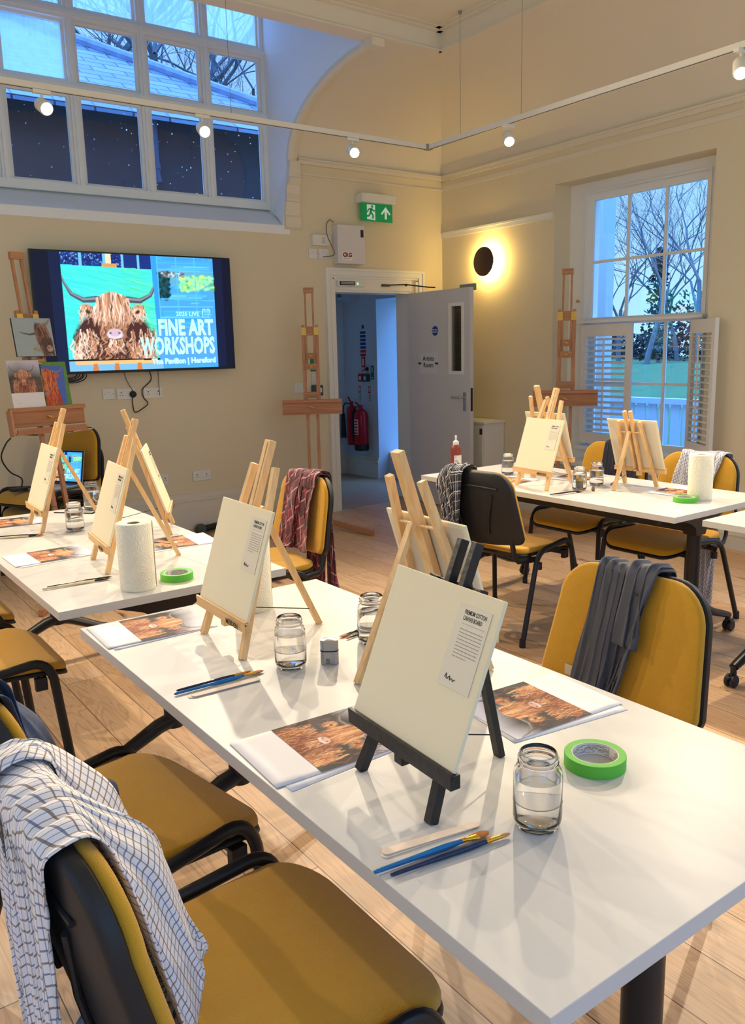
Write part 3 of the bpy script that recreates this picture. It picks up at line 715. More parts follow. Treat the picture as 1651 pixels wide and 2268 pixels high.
# ------------------------------------------------------------------ tables
TZ = .735
def make_table(L=1.78, W=.8):
    t = empty('folding_table')
    mb = MB().box((-W / 2, -L / 2, TZ - .028), (W / 2, L / 2, TZ), c=.0015)
    mb.build('table_top', WHITE, t)
    fr = MB()
    fr.box((-W / 2 + .10, -L / 2 + .16, TZ - .075), (-W / 2 + .14, L / 2 - .16, TZ - .029)).box((W / 2 - .14, -L / 2 + .16, TZ - .075), (W / 2 - .10, L / 2 - .16, TZ - .029))
    fr.box((-.03, -L / 2 + .2, TZ - .15), (.03, L / 2 - .2, TZ - .10), c=.004)
    fr.build('beam', BLACKM, t)
    for s in (-1, 1):
        y = s * (L / 2 - .155)
        MB().tube([(0, y, .19), (0, y, TZ - .14)], .034, 20).build('leg', BLACKM, t, smooth=True)
        # flared head bracket
        mb = MB(); vs = []
        for z, w, d in ((TZ - .16, .036, .036), (TZ - .12, .05, .04), (TZ - .09, .10, .045), (TZ - .06, .19, .05), (TZ - .029, .30, .055)):
            vs += [(-w, y - d, z), (w, y - d, z), (w, y + d, z), (-w, y + d, z)]
        mb.add(vs, [(3, 2, 1, 0), (16, 17, 18, 19)] + [(4 * i + k, 4 * i + (k + 1) % 4, 4 * i + 4 + (k + 1) % 4, 4 * i + 4 + k) for i in range(4) for k in range(4)])
        mb.build('head_bracket', BLACKM, t)
        for sx in (-1, 1):
            a = MB(); P = [(sx * .0, y, .215), (sx * .06, y, .20), (sx * .20, y, .135), (sx * .31, y, .10), (sx * .345, y, .088)]
            a.tube(P, [.034, .033, .027, .023, .021], 12, rx=.026)
            arm = a.build('foot_arm', BLACKM, t, smooth=True)
            c = MB(); cx, cy = sx * .345 - sx * .0, y
            c.tube([(cx, cy, .06), (cx, cy, .095)], .013, 10)
            for q in (-1, 1): c.lathe([(0, -.009), (.024, -.009), (.029, -.005), (.029, .005), (.024, .009), (0, .009)], 24, Matrix.Translation((cx + sx * .012, cy + q * .014, .0295)) @ Matrix.Rotation(PI / 2, 4, 'X'))
            c.box((cx - .02, cy - .006, .028), (cx + .022, cy + .006, .068), c=.004).box((cx + sx * .03, cy - .008, .045), (cx + sx * .05, cy + .008, .052))
            c.build('caster', mat('caster_rubber', srgb(26, 27, 29), .5), arm, smooth=True)
    return tag(t, None, 'table', 'white folding tables')
tab = make_table()
T1 = place(tab, (1.04, 1.449, 0), 0, 'large white folding table in the foreground under black easel and water jars')
T2 = place(dup(tab), (1.035, 3.425, 0), 0, 'white folding table at left holding green tape beside a paper towel roll')
T3 = place(dup(tab), (3.60, 3.03, 0), 0, 'white folding table by the sash window with the brown paint bottle')
T4 = place(dup(tab), (3.64, 1.14, 0), 0, 'white table just entering the picture at right edge')

# ------------------------------------------------------------------ chairs
def make_chair():
    t = empty('visitor_chair')
    def outline(w0, w1, h, r0, r1, n=7):
        """width w0 at x=0 (back) to w1 at x=h (front), rounded"""
        pts = []
        def arc(cx, cy, r, a0): return [(cx + r * math.cos(a0 + PI / 2 * k / n), cy + r * math.sin(a0 + PI / 2 * k / n)) for k in range(n + 1)]
        pts += arc(h - r1, -w1 / 2 + r1, r1, -PI / 2) + arc(h - r1, w1 / 2 - r1, r1, 0) + arc(r0, w0 / 2 - r0, r0, PI / 2) + arc(r0, -w0 / 2 + r0, r0, PI)
        return pts
    so = outline(.44, .49, .465, .06, .10)
    # seat cushion: dipped pad with a rolled front edge
    mb = pillow(so, .034, .010, rings=6, edge=.014, ctr=(.23, 0))
    def warp(v):
        x, y, z = v; z = z - .035 * max(0, (x - .33) / .135) ** 2 + .012 * (abs(y) / .24) ** 2 * (1 if x < .35 else .6) + .012 * max(0, (.08 - x) / .08) ** 2
        return (x - .225, y, z + .440)
    mb.v = [warp(v) for v in mb.v]; seat = mb.build('seat', YEL, t, smooth=True, ang=60)
    mb = pillow([(x * 1.012 - .003, y * 1.015) for x, y in so], .014, 0, rings=2, edge=.006, ctr=(.23, 0)); mb.v = [warp(v) for v in mb.v]; mb.v = [(x, y, z - .013) for x, y, z in mb.v]
    mb.build('seat_shell', BLACKP, seat, smooth=True, ang=60)
    # backrest: local (x across, y up) -> chair (y, z) with lean and a slight curve
    bo = []
    n = 8
    def arc(cx, cy, r, a0, rx=None): return [(cx + (rx or r) * math.cos(a0 + PI / 2 * k / n), cy + r * math.sin(a0 + PI / 2 * k / n)) for k in range(n + 1)]
    W0, W1, H = .52, .47, .365
    bo += arc(W0 / 2 - .035, .035, .035, -PI / 2)
    bo += arc(W1 / 2 - .11, H - .115, .115, 0, .11) + arc(-W1 / 2 + .11, H - .115, .115, PI / 2, .11)
    bo += arc(-W0 / 2 + .035, .035, .035, PI)
    # gently bowed lower edge
    bo = bo[:] + [(-.12, -.012), (0, -.018), (.12, -.012)]
    def wb(v, off):
        a, b, c = v; lean = math.radians(10)
        curve = .05 * (a / .26) ** 2 * .55            # wraps forward at the sides
        x = -.268 - b * math.sin(lean) + (c + off) * math.cos(lean) + curve - .010 * math.sin(PI * min(1, max(0, b / .36)))
        return (x, -a, .525 + b * math.cos(lean) + (c + off) * math.sin(lean))
    mb = pillow(bo, .026, .008, rings=5, edge=.012, ctr=(0, .17)); mb.v = [wb(v, 0) for v in mb.v]; back = mb.build('backrest', YEL, t, smooth=True, ang=60)
    bs = [(x * 1.02, (y - .17) * 1.025 + .17) for x, y in bo]
    mb = pillow([(x, y) for x, y in bs][::-1], .03, .004, rings=4, edge=.010, ctr=(0, .17)); mb.v = [wb((a, b, -c), 0.004) for a, b, c in mb.v]; sh = mb.build('back_shell', BLACKP, back, smooth=True, ang=60)
    # two pressed ribs down the back shell
    mb = MB()
    for s in (-1, 1): mb.tube([wb((s * .085, .05, 0), -.034), wb((s * .10, .14, 0), -.034), wb((s * .13, .26, 0), -.032)], .006, 8)
    mb.tube([wb((-.16, .29, 0), -.03), wb((0, .30, 0), -.034), wb((.16, .29, 0), -.03)], .005, 8)
    mb.build('shell_rib', BLACKP, sh, smooth=True)
    # side frames: front leg, side rail over the seat edge, rear leg in one bent oval tube
    for s in (-1, 1):
        P = []
        f0, f1 = Vector((.205, s * .285, .012)), Vector((.165, s * .262, .44)); r1, r0 = Vector((-.13, s * .262, .425)), Vector((-.285, s * .285, .012))
        def bez(a, b, c, n=6): return [a * (1 - k / n) ** 2 + b * 2 * (k / n) * (1 - k / n) + c * (k / n) ** 2 for k in range(n + 1)]
        top_f, top_r = Vector((.155, s * .259, .487)), Vector((-.125, s * .259, .462))
        P = [f0] + bez(Vector((.170, s * .263, .42)), top_f, Vector((.10, s * .258, .485))) + bez(Vector((-.06, s * .258, .468)), top_r, Vector((-.150, s * .264, .40))) + [r0]
        leg = MB().tube(P, .0125, 12, rx=.016).build('side_frame', BLACKM, t, smooth=True)
        for q in (f0, r0): MB().lathe([(.015, -.012), (.017, -.010), (.015, .03), (.0, .03)], 12, Matrix.Translation(q)).build('foot_cap', BLACKP, leg, smooth=True)
        MB().tube([(-.10, s * .235, .418), (-.235, s * .215, .428), (-.262, s * .21, .46), (-.275, s * .205, .54), (-.285, s * .2, .60)], .009, 10, rx=.016).build('back_upright', BLACKM, t, smooth=True)
        MB().tube([(-.10, s * .245, .40), (-.10, s * .245, .40 - .035)], .017, 12).build('stacking_stop', BLACKP, leg); MB().box((.11, s * .235, .385), (.15, s * .258, .43), c=.003).build('seat_bracket', BLACKP, leg)
    MB().tube([(.13, -.25, .415), (.13, .25, .415)], .009, 8, rx=.014).tube([(-.11, -.25, .415), (-.11, .25, .415)], .009, 8, rx=.014).build('cross_rail', BLACKM, t, smooth=True)
    return tag(t, None, 'chair', 'mustard upholstered stacking chairs')
ch = make_chair()
SEAT = {}
def chair(k, x, y, deg, label, z=0., first=False):
    o = ch if first else dup(ch)
    place(o, (x, y, z), math.radians(deg), label); SEAT[k] = o; return o
chair('c1', .565, 1.13, 0, 'mustard chair nearest the camera under the gingham shirt', first=True)
chair('c2', .545, 1.755, 9, 'mustard chair with blue shirt over its back beside the long table')
chair('c3', .50, 3.08, 0, 'mustard chair at left edge tucked toward the left table')
chair('c4', .49, 3.79, 0, 'mustard chair farthest back at left edge, only seat corner showing')
chair('c5', 1.555, 1.365, 180, 'mustard chair with slate grey shirt over its yellow back')
chair('c6', 1.86, 3.585, 178, 'mustard chair with maroon tartan shirt behind the middle easel')
chair('c7', 3.185, 3.12, 7, 'chair with black shell turned to camera and black tartan shirt')
chair('c8', 4.01, 3.33, 180, 'mustard chair by sash window with navy top over its back')
chair('c9', 3.88, 2.66, 180, 'mustard chair with fine checked shirt behind the far paper towel roll')
chair('s1', 1.50, 5.96, 207, 'lower mustard chair of the stack in the left back corner')
chair('s2', 1.48, 5.94, 207, 'upper mustard chair of the corner stack with laptop on its seat', z=.12)

# ------------------------------------------------------------------ table easels
def make_easel(m, mx, name='table_easel', hw=.125, lean=.173, dep=.30, H=.535, sideH=.47, word=True, slot=False, dz=.355, sg=.017, sw=.017):
    """local frame: x across, front (canvas side) towards -y, rear leg towards +y"""
    t = empty(name)
    up = Vector((0, lean, H)).normalized()
    k = lean / H
    def F(x, z, o=0.): return Vector((x, k * z + o, z))
    for s in (-1, 1):
        mb = MB(); mb.bar(F(s * hw, .0), F(s * .062, sideH), .019, .017, up=(0, 1, 0), c=.001)
        mb.build('front_leg', m, t)
    mb = MB(); z0 = .085
    if slot:
        for s in (-1, 1): mb.bar(F(s * sg, z0, -.006), F(s * sg, H), sw, .019, up=(0, 1, 0), c=.0015)
    else:
        mb.bar(F(0, z0, -.006), F(0, H), .034, .019, up=(0, 1, 0), c=.002)
        mb.bar(F(0, z0, -.0155), F(0, H - .004, -.0105), .010, .003, up=(0, 1, 0))
    mb.build('mast', m, t)
    MB().tube([F(-.072, dz, .004), F(.072, dz, .004)], .0038, 8).build('dowel', m, t)
    mb = MB(); zz = .088
    mb.bar(F(-.155, zz, -.021), F(.155, zz, -.021), .020, .024, up=(0, 0, 1), c=.001)
    mb.bar(F(-.155, zz + .012, -.033), F(.155, zz + .012, -.033), .006, .010, up=(0, 0, 1))
    ledge = mb.build('ledge', mx, t)
    if word:
        a = math.atan2(k, 1)
        text('ledge_stamp', 'MEEDEN', .019, INK, ledge, F(.055, zz - .006, -.0315 - .0045), (PI / 2, 0, 0), extr=.0003, bold=.0004)
    MB().bar(F(0, dz + .005, .016), (0, dep, .0), .019, .014, up=(0, 1, 0), c=.001).build('rear_leg', m, t)
    MB().tube([F(0, .10, .01), (0, dep * .9, .05)], .0013, 6).build('stay_cord', mat('cord_black', srgb(30, 28, 28), .8), t)
    MB().box((-.012, k * .07 - .018, .055), (.012, k * .07 + .004, .082), c=.002).build('clamp_block', m, t)
    return t
def make_canvas(w=.30, h=.285):
    """canvas board: local x across, z up, front face -y; origin at lower edge centre"""
    b = MB().box((-w / 2, 0, 0), (w / 2, .0075, h), c=.0015); 
    t = b.build('canvas_board', CANVAS)
    MB().box((-w / 2 + .012, .0076, .012), (w / 2 - .012, .0085, h - .012)).build('backing', CANVASB, t)
    lab = MB().box((w / 2 - .100, -.0012, h * .42), (w / 2 - .018, -.0004, h * .91)).build('paper_label', mat('label_cream', srgb(232, 222, 200), .5), t)
    text('label_words', 'PREMIUM COTTON\nCANVAS BOARD', .0105, INK, lab, (w / 2 - .082, -.0014, h * .90 - .012), (PI / 2, 0, 0), sx=.60, bold=.00012, extr=.0001)
    rl = random.Random(3); mb = MB().box((w / 2 - .082, -.0016, h * .80), (w / 2 - .024, -.0013, h * .80 + .0005))
    for i in range(9):
        z = h * .765 - i * .0058; x = w / 2 - .082; e = w / 2 - .024 - (.0 if i < 8 else .025)
        while x < e:
            q = min(e, x + rl.uniform(.003, .008)); mb.box((x, -.0016, z), (q, -.0013, z + .0013)); x = q + .0016
    mb.build('small_print', GREY, lab)
    # signature as a wavy pen line
    P = [(w / 2 - .084 + .0024 * i, -.0016, h * .47 + .0022 * math.sin(i * 1.9) + (.005 if i in (1, 5) else 0)) for i in range(12)]
    MB().tube(P, .0007, 5).build('signature', INK, lab)
    return t
ez_p = make_easel(PINE, PINEX); tag(ez_p, None, 'easel', 'small pine table easels')
cv_p = make_canvas(); tag(cv_p, None, 'canvas', 'blank canvas boards on table easels')
first = {'e': True, 'c': True}
def set_easel(x, y, deg, label, clabel, proto=None, lean=.173, H=.535, cx=0.):
    """x, y = middle of the front feet; deg = direction local +x points"""
    if proto is None:
        o = ez_p if first['e'] else dup(ez_p); first['e'] = False
    else: o = proto
    place(o, (x, y, TZ), math.radians(deg), label)
    c = cv_p if first['c'] else dup(cv_p); first['c'] = False
    a = math.radians(deg); k = lean / H; zz = .102; oy = k * zz - .0275
    c.location = (x + cx * math.cos(a) - oy * math.sin(a), y + cx * math.sin(a) + oy * math.cos(a), TZ + zz)
    c.rotation_euler = Matrix.Rotation(a, 3, 'Z').to_4x4().to_euler()
    c.rotation_euler = (Matrix.Rotation(a, 4, 'Z') @ Matrix.Rotation(-math.atan(k), 4, 'X')).to_euler()
    c['label'] = clabel
    return o, c
set_easel(.896, 1.944, -92, 'pine table easel stamped MEEDEN at far left corner of foreground table', 'blank cream canvas on the pine easel of the foreground table')
set_easel(.917, 3.91, -92, 'pine table easel farthest left on the left table', 'blank cream canvas nearest the laptop on left table')
set_easel(.918, 3.013, -96, 'pine table easel behind the paper towel roll on left table', 'blank cream canvas partly hidden by the paper towel roll')
set_easel(3.330, 3.127, -96, 'pine table easel facing camera on the window table', 'blank cream canvas facing camera on the window table', cx=.0)
set_easel(1.39, 3.465, 65, 'pine table easel turned away at right side of left table', 'canvas turned away at right side of the left table')
set_easel(1.33, 1.50, 89, 'tall pine table easel seen from behind in middle of foreground table', 'canvas seen from behind on middle easel of foreground table')
ez_s = make_easel(PINE, PINEX, hw=.098, lean=.160, dep=.262, H=.415, sideH=.36, slot=True, dz=.30); tag(ez_s, None, 'easel')
set_easel(3.832, 2.785, 95, 'short pine table easel seen from behind before the sash window', 'canvas seen from behind before the sash window', proto=ez_s, lean=.160, H=.415)
set_easel(3.85, 3.43, 93, 'pine table easel half hidden behind the camera-facing window canvas', 'canvas half hidden behind the camera-facing window canvas')
ez_b = make_easel(BLACKW, BLACKW, hw=.108, lean=.175, dep=.245, H=.43, sideH=.36, word=False, slot=True, sg=.020, sw=.014); tag(ez_b, None, 'easel')
set_easel(.796, 1.062, -93, 'black table easel in front on the foreground table', 'large blank canvas on black easel in front', proto=ez_b, lean=.175, H=.43)
# ------------------------------------------------------------------ painted pictures, held as colour attributes on fine grids
class Pic:
    def __init__(s, w, h, bg=(1, 1, 1)):
        s.w, s.h = w, h; s.a = np.ones((h, w, 3)) * np.array(bg)
        s.X, s.Y = np.meshgrid((np.arange(w) + .5) / w, (np.arange(h) + .5) / h)   # x right, y up, 0..1
        s.asp = w / h
    def blend(s, mask, c):
        mask = np.clip(mask, 0, 1)[..., None]; s.a = s.a * (1 - mask) + np.array(c) * mask
    def ell(s, cx, cy, rx, ry, c, ang=0., soft=.08, al=1.):
        dx = (s.X - cx) * s.asp; dy = s.Y - cy; ca, sa = math.cos(ang), math.sin(ang)
        u = (dx * ca + dy * sa) / (rx * s.asp); v = (-dx * sa + dy * ca) / ry
        s.blend(al * (1 - np.sqrt(u * u + v * v)) / soft + 0., c)
    def poly(s, pts, c, al=1.):
        ins = np.zeros_like(s.X, bool); n = len(pts)
        for i in range(n):
            (x0, y0), (x1, y1) = pts[i], pts[(i + 1) % n]
            if y0 == y1: continue
            cond = ((y0 > s.Y) != (y1 > s.Y)) & (s.X < (x1 - x0) * (s.Y - y0) / (y1 - y0) + x0); ins ^= cond
        s.blend(ins * al, c)
    def line(s, pts, w0, w1, c, al=1.):
        """tapered stroke through pts; widths in units of picture height"""
        P = [(x * s.asp, y) for x, y in pts]; n = len(P) - 1
        xs = [p[0] for p in P]; ys = [p[1] for p in P]; m = max(w0, w1) + .01
        i0, i1 = max(0, int((min(xs) - m) / s.asp * s.w)), min(s.w, int((max(xs) + m) / s.asp * s.w) + 1)
        j0, j1 = max(0, int((min(ys) - m) * s.h)), min(s.h, int((max(ys) + m) * s.h) + 1)
        if i1 <= i0 or j1 <= j0: return
        X = s.X[j0:j1, i0:i1] * s.asp; Y = s.Y[j0:j1, i0:i1]; best = np.zeros_like(X); px = 1.0 / s.h
        for i in range(n):
            (ax, ay), (bx, by) = P[i], P[i + 1]; dx, dy = bx - ax, by - ay; L = dx * dx + dy * dy + 1e-12
            t = np.clip(((X - ax) * dx + (Y - ay) * dy) / L, 0, 1); d = np.hypot(X - ax - t * dx, Y - ay - t * dy)
            w = w0 + (w1 - w0) * (i + t) / n
            best = np.maximum(best, np.clip((w - d) / px + .5, 0, 1))
        mk = (best * al)[..., None]; s.a[j0:j1, i0:i1] = s.a[j0:j1, i0:i1] * (1 - mk) + np.array(c) * mk
def C(r, g, b): return tuple(srgb(r, g, b)[:3])
def lerp(a, b, t): return tuple(p + (q - p) * t for p, q in zip(a, b))

def hair(p, R, n, x0, x1, y0, y1, L, cols, w=.006, sway=.03, dx=0., al=.9):
    for i in range(n):
        x = R.uniform(x0, x1); y = R.uniform(y0, y1); l = L * R.uniform(.6, 1.2); ph = R.uniform(0, 6); sw = sway * R.uniform(.4, 1.2); d = dx * R.uniform(.5, 1.3) + (x - (x0 + x1) / 2) * .25
        pts = [(x + d * k / 6 + sw * math.sin(ph + k * 1.1) * (k / 6), y - l * k / 6) for k in range(7)]
        p.line(pts, w * R.uniform(.6, 1.3), w * .25, R.choice(cols), al)

def cow_face(p, R, cx, cy, s, fur, dark, light, nose, hornc, body=True):
    """shaggy long-horned cow seen from the front; (cx,cy) face centre, s = head width"""
    a = p.asp
    if body:
        p.ell(cx, cy - 1.25 * s, 1.15 * s / a * a, 1.05 * s * a, dark, soft=.1)
        for sx in (-1, 1): hair(p, R, 150, cx + sx * .45 * s, cx + sx * 1.12 * s, cy - 1.5 * s * a, cy - .25 * s * a, .5 * s * a, [fur, light, dark, lerp(fur, light, .5), lerp(fur, dark, .5)], w=.018 * s * a)
        hair(p, R, 140, cx - .6 * s, cx + .6 * s, cy - 1.6 * s * a, cy - .55 * s * a, .4 * s * a, [fur, dark, dark, lerp(fur, dark, .6)], w=.02 * s * a)
    S = s * a   # vertical unit
    for sx in (-1, 1):
        pts = [(cx + sx * .42 * s, cy + .50 * S), (cx + sx * .75 * s, cy + .47 * S), (cx + sx * 1.05 * s, cy + .62 * S), (cx + sx * 1.22 * s, cy + .92 * S), (cx + sx * 1.30 * s, cy + 1.18 * S)]
        p.line(pts, .085 * S, .012 * S, hornc); p.line([(x, y + .02 * S) for x, y in pts], .03 * S, .006 * S, lerp(hornc, (1, 1, 1), .35), .6)
        p.ell(cx + sx * .68 * s, cy + .22 * S, .22 * s, .17 * S, fur, ang=sx * .5, soft=.3)
        hair(p, R, 50, cx + sx * .68 * s - .17 * s, cx + sx * .68 * s + .17 * s, cy + .12 * S, cy + .34 * S, .26 * S, [fur, light, dark, lerp(fur, light, .5)], w=.013 * S, dx=sx * .02 * s, sway=.012)
        p.ell(cx + sx * .66 * s, cy + .17 * S, .10 * s, .06 * S, dark, ang=sx * .5, soft=.4, al=.8)
    p.ell(cx, cy + .1 * S, .47 * s, .62 * S, fur, soft=.12)
    p.ell(cx, cy - .38 * S, .34 * s, .36 * S, lerp(fur, dark, .45), soft=.2)
    hair(p, R, 60, cx - .36 * s, cx + .36 * s, cy - .35 * S, cy + .1 * S, .4 * S, [dark, fur, lerp(fur, dark, .5)], w=.02 * S)
    for sx in (-1, 1): p.ell(cx + sx * .33 * s, cy + .08 * S, .055 * s, .045 * S, lerp(dark, (0, 0, 0), .6), soft=.4)
    p.ell(cx, cy - .42 * S, .24 * s, .17 * S, lerp(nose, (1, 1, 1), .35), soft=.25)
    p.ell(cx, cy - .38 * S, .17 * s, .11 * S, nose, soft=.25)
    for sx in (-1, 1): p.ell(cx + sx * .12 * s, cy - .38 * S, .045 * s, .04 * S, lerp(nose, (0, 0, 0), .7), soft=.4)
    p.line([(cx - .15 * s, cy - .53 * S), (cx, cy - .56 * S), (cx + .15 * s, cy - .53 * S)], .02 * S, .02 * S, lerp(dark, (0, 0, 0), .5), .8)
    hair(p, R, 60, cx - .2 * s, cx + .2 * s, cy - .62 * S, cy - .55 * S, .3 * S, [fur, light, dark], w=.018 * S, sway=.02)
    # fringe falling from the poll
    for i in range(150):
        u = R.uniform(-1, 1); x = cx + u * .40 * s; y = cy + .66 * S - abs(u) ** 2 * .16 * S; l = R.uniform(.55, .98) * S * (1 - .25 * abs(u)); ph = R.uniform(0, 6)
        pts = [(x + u * .12 * s * k / 6 + .035 * s * math.sin(ph + k), y - l * k / 6) for k in range(7)]
        p.line(pts, .024 * S * R.uniform(.5, 1.2), .006 * S, R.choice([fur, light, light, lerp(fur, light, .5), lerp(fur, dark, .4), dark if R.random() < .4 else fur]), .9)

def grid_pic(name, p, w, h, parent, loc, rot, m, curl=None):
    """picture as a mesh grid: local x right, local y up, colour attribute on its points"""
    nx, ny = p.w, p.h; X = np.linspace(0, w, nx); Y = np.linspace(0, h, ny); gx, gy = np.meshgrid(X, Y)
    gz = curl(gx / w, gy / h) if curl else np.zeros_like(gx)
    co = np.stack([gx, gy, gz], -1).reshape(-1, 3); idx = np.arange(nx * ny).reshape(ny, nx)
    q = np.stack([idx[:-1, :-1], idx[:-1, 1:], idx[1:, 1:], idx[1:, :-1]], -1).reshape(-1, 4)
    me = bpy.data.meshes.new(name); me.vertices.add(len(co)); me.vertices.foreach_set('co', co.ravel())
    me.loops.add(q.size); me.loops.foreach_set('vertex_index', q.ravel()); me.polygons.add(len(q)); me.polygons.foreach_set('loop_start', np.arange(0, q.size, 4)); me.polygons.foreach_set('loop_total', np.full(len(q), 4)); me.update()
    ca = me.color_attributes.new('paint', 'FLOAT_COLOR', 'POINT'); ca.data.foreach_set('color', np.concatenate([p.a.reshape(-1, 3), np.ones((nx * ny, 1))], 1).ravel())
    me.materials.append(m); return link(name, me, None, parent, loc, rot)
def pic_mat(name, emis=0., rough=.5, spec=.5):
    m = bpy.data.materials.new(name); m.use_nodes = True; nt = m.node_tree; b = nt.nodes['Principled BSDF']; a = nt.nodes.new('ShaderNodeAttribute'); a.attribute_name = 'paint'
    if emis: nt.links.new(a.outputs['Color'], b.inputs['Emission Color']); b.inputs['Emission Strength'].default_value = emis; b.inputs['Base Color'].default_value = (.01, .01, .012, 1)
    else: nt.links.new(a.outputs['Color'], b.inputs['Base Color'])
    b.inputs['Roughness'].default_value = rough; b.inputs['Specular IOR Level'].default_value = spec
    return m
PRINTM = pic_mat('printed_picture', rough=.6, spec=.2); PAINTM = pic_mat('painted_picture', rough=.5); SCREENM = pic_mat('lit_screen', 1.35, .4, .2)

# the reference photograph handed to every seat
R = random.Random(4)
pr = Pic(150, 142)
pr.a = np.array(C(70, 66, 68)) * np.ones_like(pr.a)
pr.blend(np.clip((pr.Y - .55 + .25 * np.abs(pr.X - .35)) * 2.2, 0, 1), C(206, 204, 220))
for i in range(60):
    y = R.uniform(0, .5); pr.line([(R.uniform(.6, .8), y), (1, y + R.uniform(-.05, .05))], .006, .004, R.choice((C(50, 44, 44), C(150, 96, 78), C(90, 80, 80))), .7)
cow_face(pr, R, .44, .50, .30, C(196, 122, 88), C(110, 58, 44), C(238, 186, 150), C(206, 158, 148), C(92, 84, 84))
# a more sideways, warmer crop for the table sheets
pr2 = Pic(150, 142); R = random.Random(8)
pr2.a = np.array(C(62, 58, 58)) * np.ones_like(pr2.a)
pr2.blend(np.clip((pr2.Y - .72 + .4 * np.abs(pr2.X - .25)) * 3, 0, 1), C(214, 214, 226))
for i in range(60):
    y = R.uniform(0, .7); x = R.choice((R.uniform(0, .2), R.uniform(.8, 1))); pr2.line([(x, y), (x + R.uniform(-.1, .1), y + R.uniform(.05, .2))], .008, .004, R.choice((C(60, 44, 38), C(170, 92, 60), C(110, 66, 50))), .7)
cow_face(pr2, R, .48, .48, .36, C(206, 132, 84), C(120, 66, 42), C(246, 194, 140), C(226, 176, 160), C(96, 88, 86))

def curl_fn(k, side): return lambda u, v: .0006 + k * np.clip((v if side == 't' else u) - .75, 0, 1) ** 2 * 4 + k * .35 * np.clip(.18 - u, 0, 1) ** 2 * 20 * (v < .3) * np.clip(.3 - v, 0, 1) * 3
A4W, A4H = .212, .300
def paper_mesh(name, m, curl, w=A4W, h=A4H, n=12):
    mb = MB(); U = [i / n for i in range(n + 1)]
    vs = [(u * w - w / 2, v * h - h / 2, float(curl(np.array(u), np.array(v)))) for v in U for u in U]
    mb.add(vs, [(j * (n + 1) + i, j * (n + 1) + i + 1, (j + 1) * (n + 1) + i + 1, (j + 1) * (n + 1) + i) for j in range(n) for i in range(n)])
    o = mb.build(name, m, smooth=True); s = o.modifiers.new('s', 'SOLIDIFY'); s.thickness = .0003; s.offset = -1
    return o
def make_print():
    c = curl_fn(.0014, 't')
    o = paper_mesh('reference_print', PAPER, c)
    g = grid_pic('printed_photo', pr2, A4W, A4H * .69, o, (-A4W / 2, A4H / 2 - A4H * .69, .0005), (0, 0, 0), PRINTM, curl=lambda u, v: .0002 + c(u, .31 + .69 * v))
    for p in g.data.polygons: p.use_smooth = True
    return tag(o, None, 'printed photo', 'prints of a shaggy cow on the tables')
pp = make_print(); blank = paper_mesh('paper_sheet', PAPER, curl_fn(.001, 't')); tag(blank, None, 'paper')
use = {'p': True, 'b': True}
def sheet(x, y, deg, label, z=0., k='p'):
    """x,y centre; deg = direction the picture's top points, minus 90"""
    src = pp if k == 'p' else blank
    o = src if use[k] else dup(src); use[k] = False
    o.location = (x, y, TZ + z); o.rotation_euler = (0, 0, math.radians(deg)); o['label'] = label
    if k == 'b': o['group'] = 'plain sheets under the prints'
    return o
S = 'print of a shaggy orange cow '
sheet(.800, 1.305, -93, S + 'under the black easel', .0016)
sheet(.808, 1.292, -88, 'plain sheet sticking out beneath the print under black easel', .0002, 'b')
sheet(1.268, 1.165, 86, S + 'at the right edge of the foreground table', .0016)
sheet(1.262, 1.150, 82, 'plain sheet beneath the print at right edge of the foreground table', .0002, 'b')
sheet(.800, 2.212, -92, S + 'at far left corner of the foreground table', .0016)
sheet(.806, 2.200, -89, 'plain sheet beneath the print at far corner of foreground table', .0002, 'b')
sheet(.815, 3.315, -89, S + 'at left edge of the left table, nearer one', .0016)
sheet(.822, 3.30, -85, 'plain sheet beneath the nearer left print of the left table', .0002, 'b')
sheet(.84, 4.13, -96, S + 'at left edge of the left table, farther one', .0016)
sheet(1.30, 3.20, 84, S + 'at the right side of the left table', .0016)
sheet(1.295, 3.185, 88, 'plain sheet beneath the print at right side of left table', .0002, 'b')
sheet(3.80, 2.52, 96, S + 'beside the roll on the window table', .0008)
sheet(3.42, 3.38, -84, S + 'behind the canvas facing camera on window table', .0008)
sheet(3.80, 3.20, 98, S + 'behind the glass jars on the window table', .0008)

# ------------------------------------------------------------------ jars of water
def make_jar(R_=.0395, H=.128, level=.085):
    ro = [(0, .004), (.024, .0035), (.030, 0), (.0345, .001), (R_ - .002, .008), (R_, .016), (R_, .088), (R_ - .001, .096), (R_ - .005, .103), (R_ - .0085, .107), (R_ - .0085, .110), (R_ - .0065, .112), (R_ - .0085, .114), (R_ - .0085, .117), (R_ - .0065, .119), (R_ - .0085, .121), (R_ - .009, .126), (R_ - .0105, .128)]
    ri = [(R_ - .0118, .126), (R_ - .0115, .108), (R_ - .008, .102), (R_ - .0035, .095), (R_ - .0026, .088), (R_ - .0026, .018), (R_ - .006, .010), (.026, .0075), (0, .0085)]
    o = MB().lathe(ro + ri, 40).build('glass_jar', GLASS, smooth=True, ang=50)
    w = MB().lathe([(0, .0089), (.026, .0079), (R_ - .0062, .0104), (R_ - .0028, .0184), (R_ - .0028, level - .001), (R_ - .0024, level), (0, level - .0008)], 40).build('water', WATER, o, smooth=True, ang=50)
    MB().lathe([(R_, .045), (R_ + .0004, .0455), (R_, .046)], 40).build('seam_ring', GLASS, o, smooth=True)
    return tag(o, None, 'jar', 'glass jars of clean water')
jp = make_jar(); fj = True
def jar(x, y, label, s=1.):
    global fj
    o = jp if fj else dup(jp); fj = False
    o.location = (x, y, TZ + .0003); o.scale = (s, s, s); o.rotation_euler = (0, 0, rnd.uniform(0, 6)); o['label'] = label
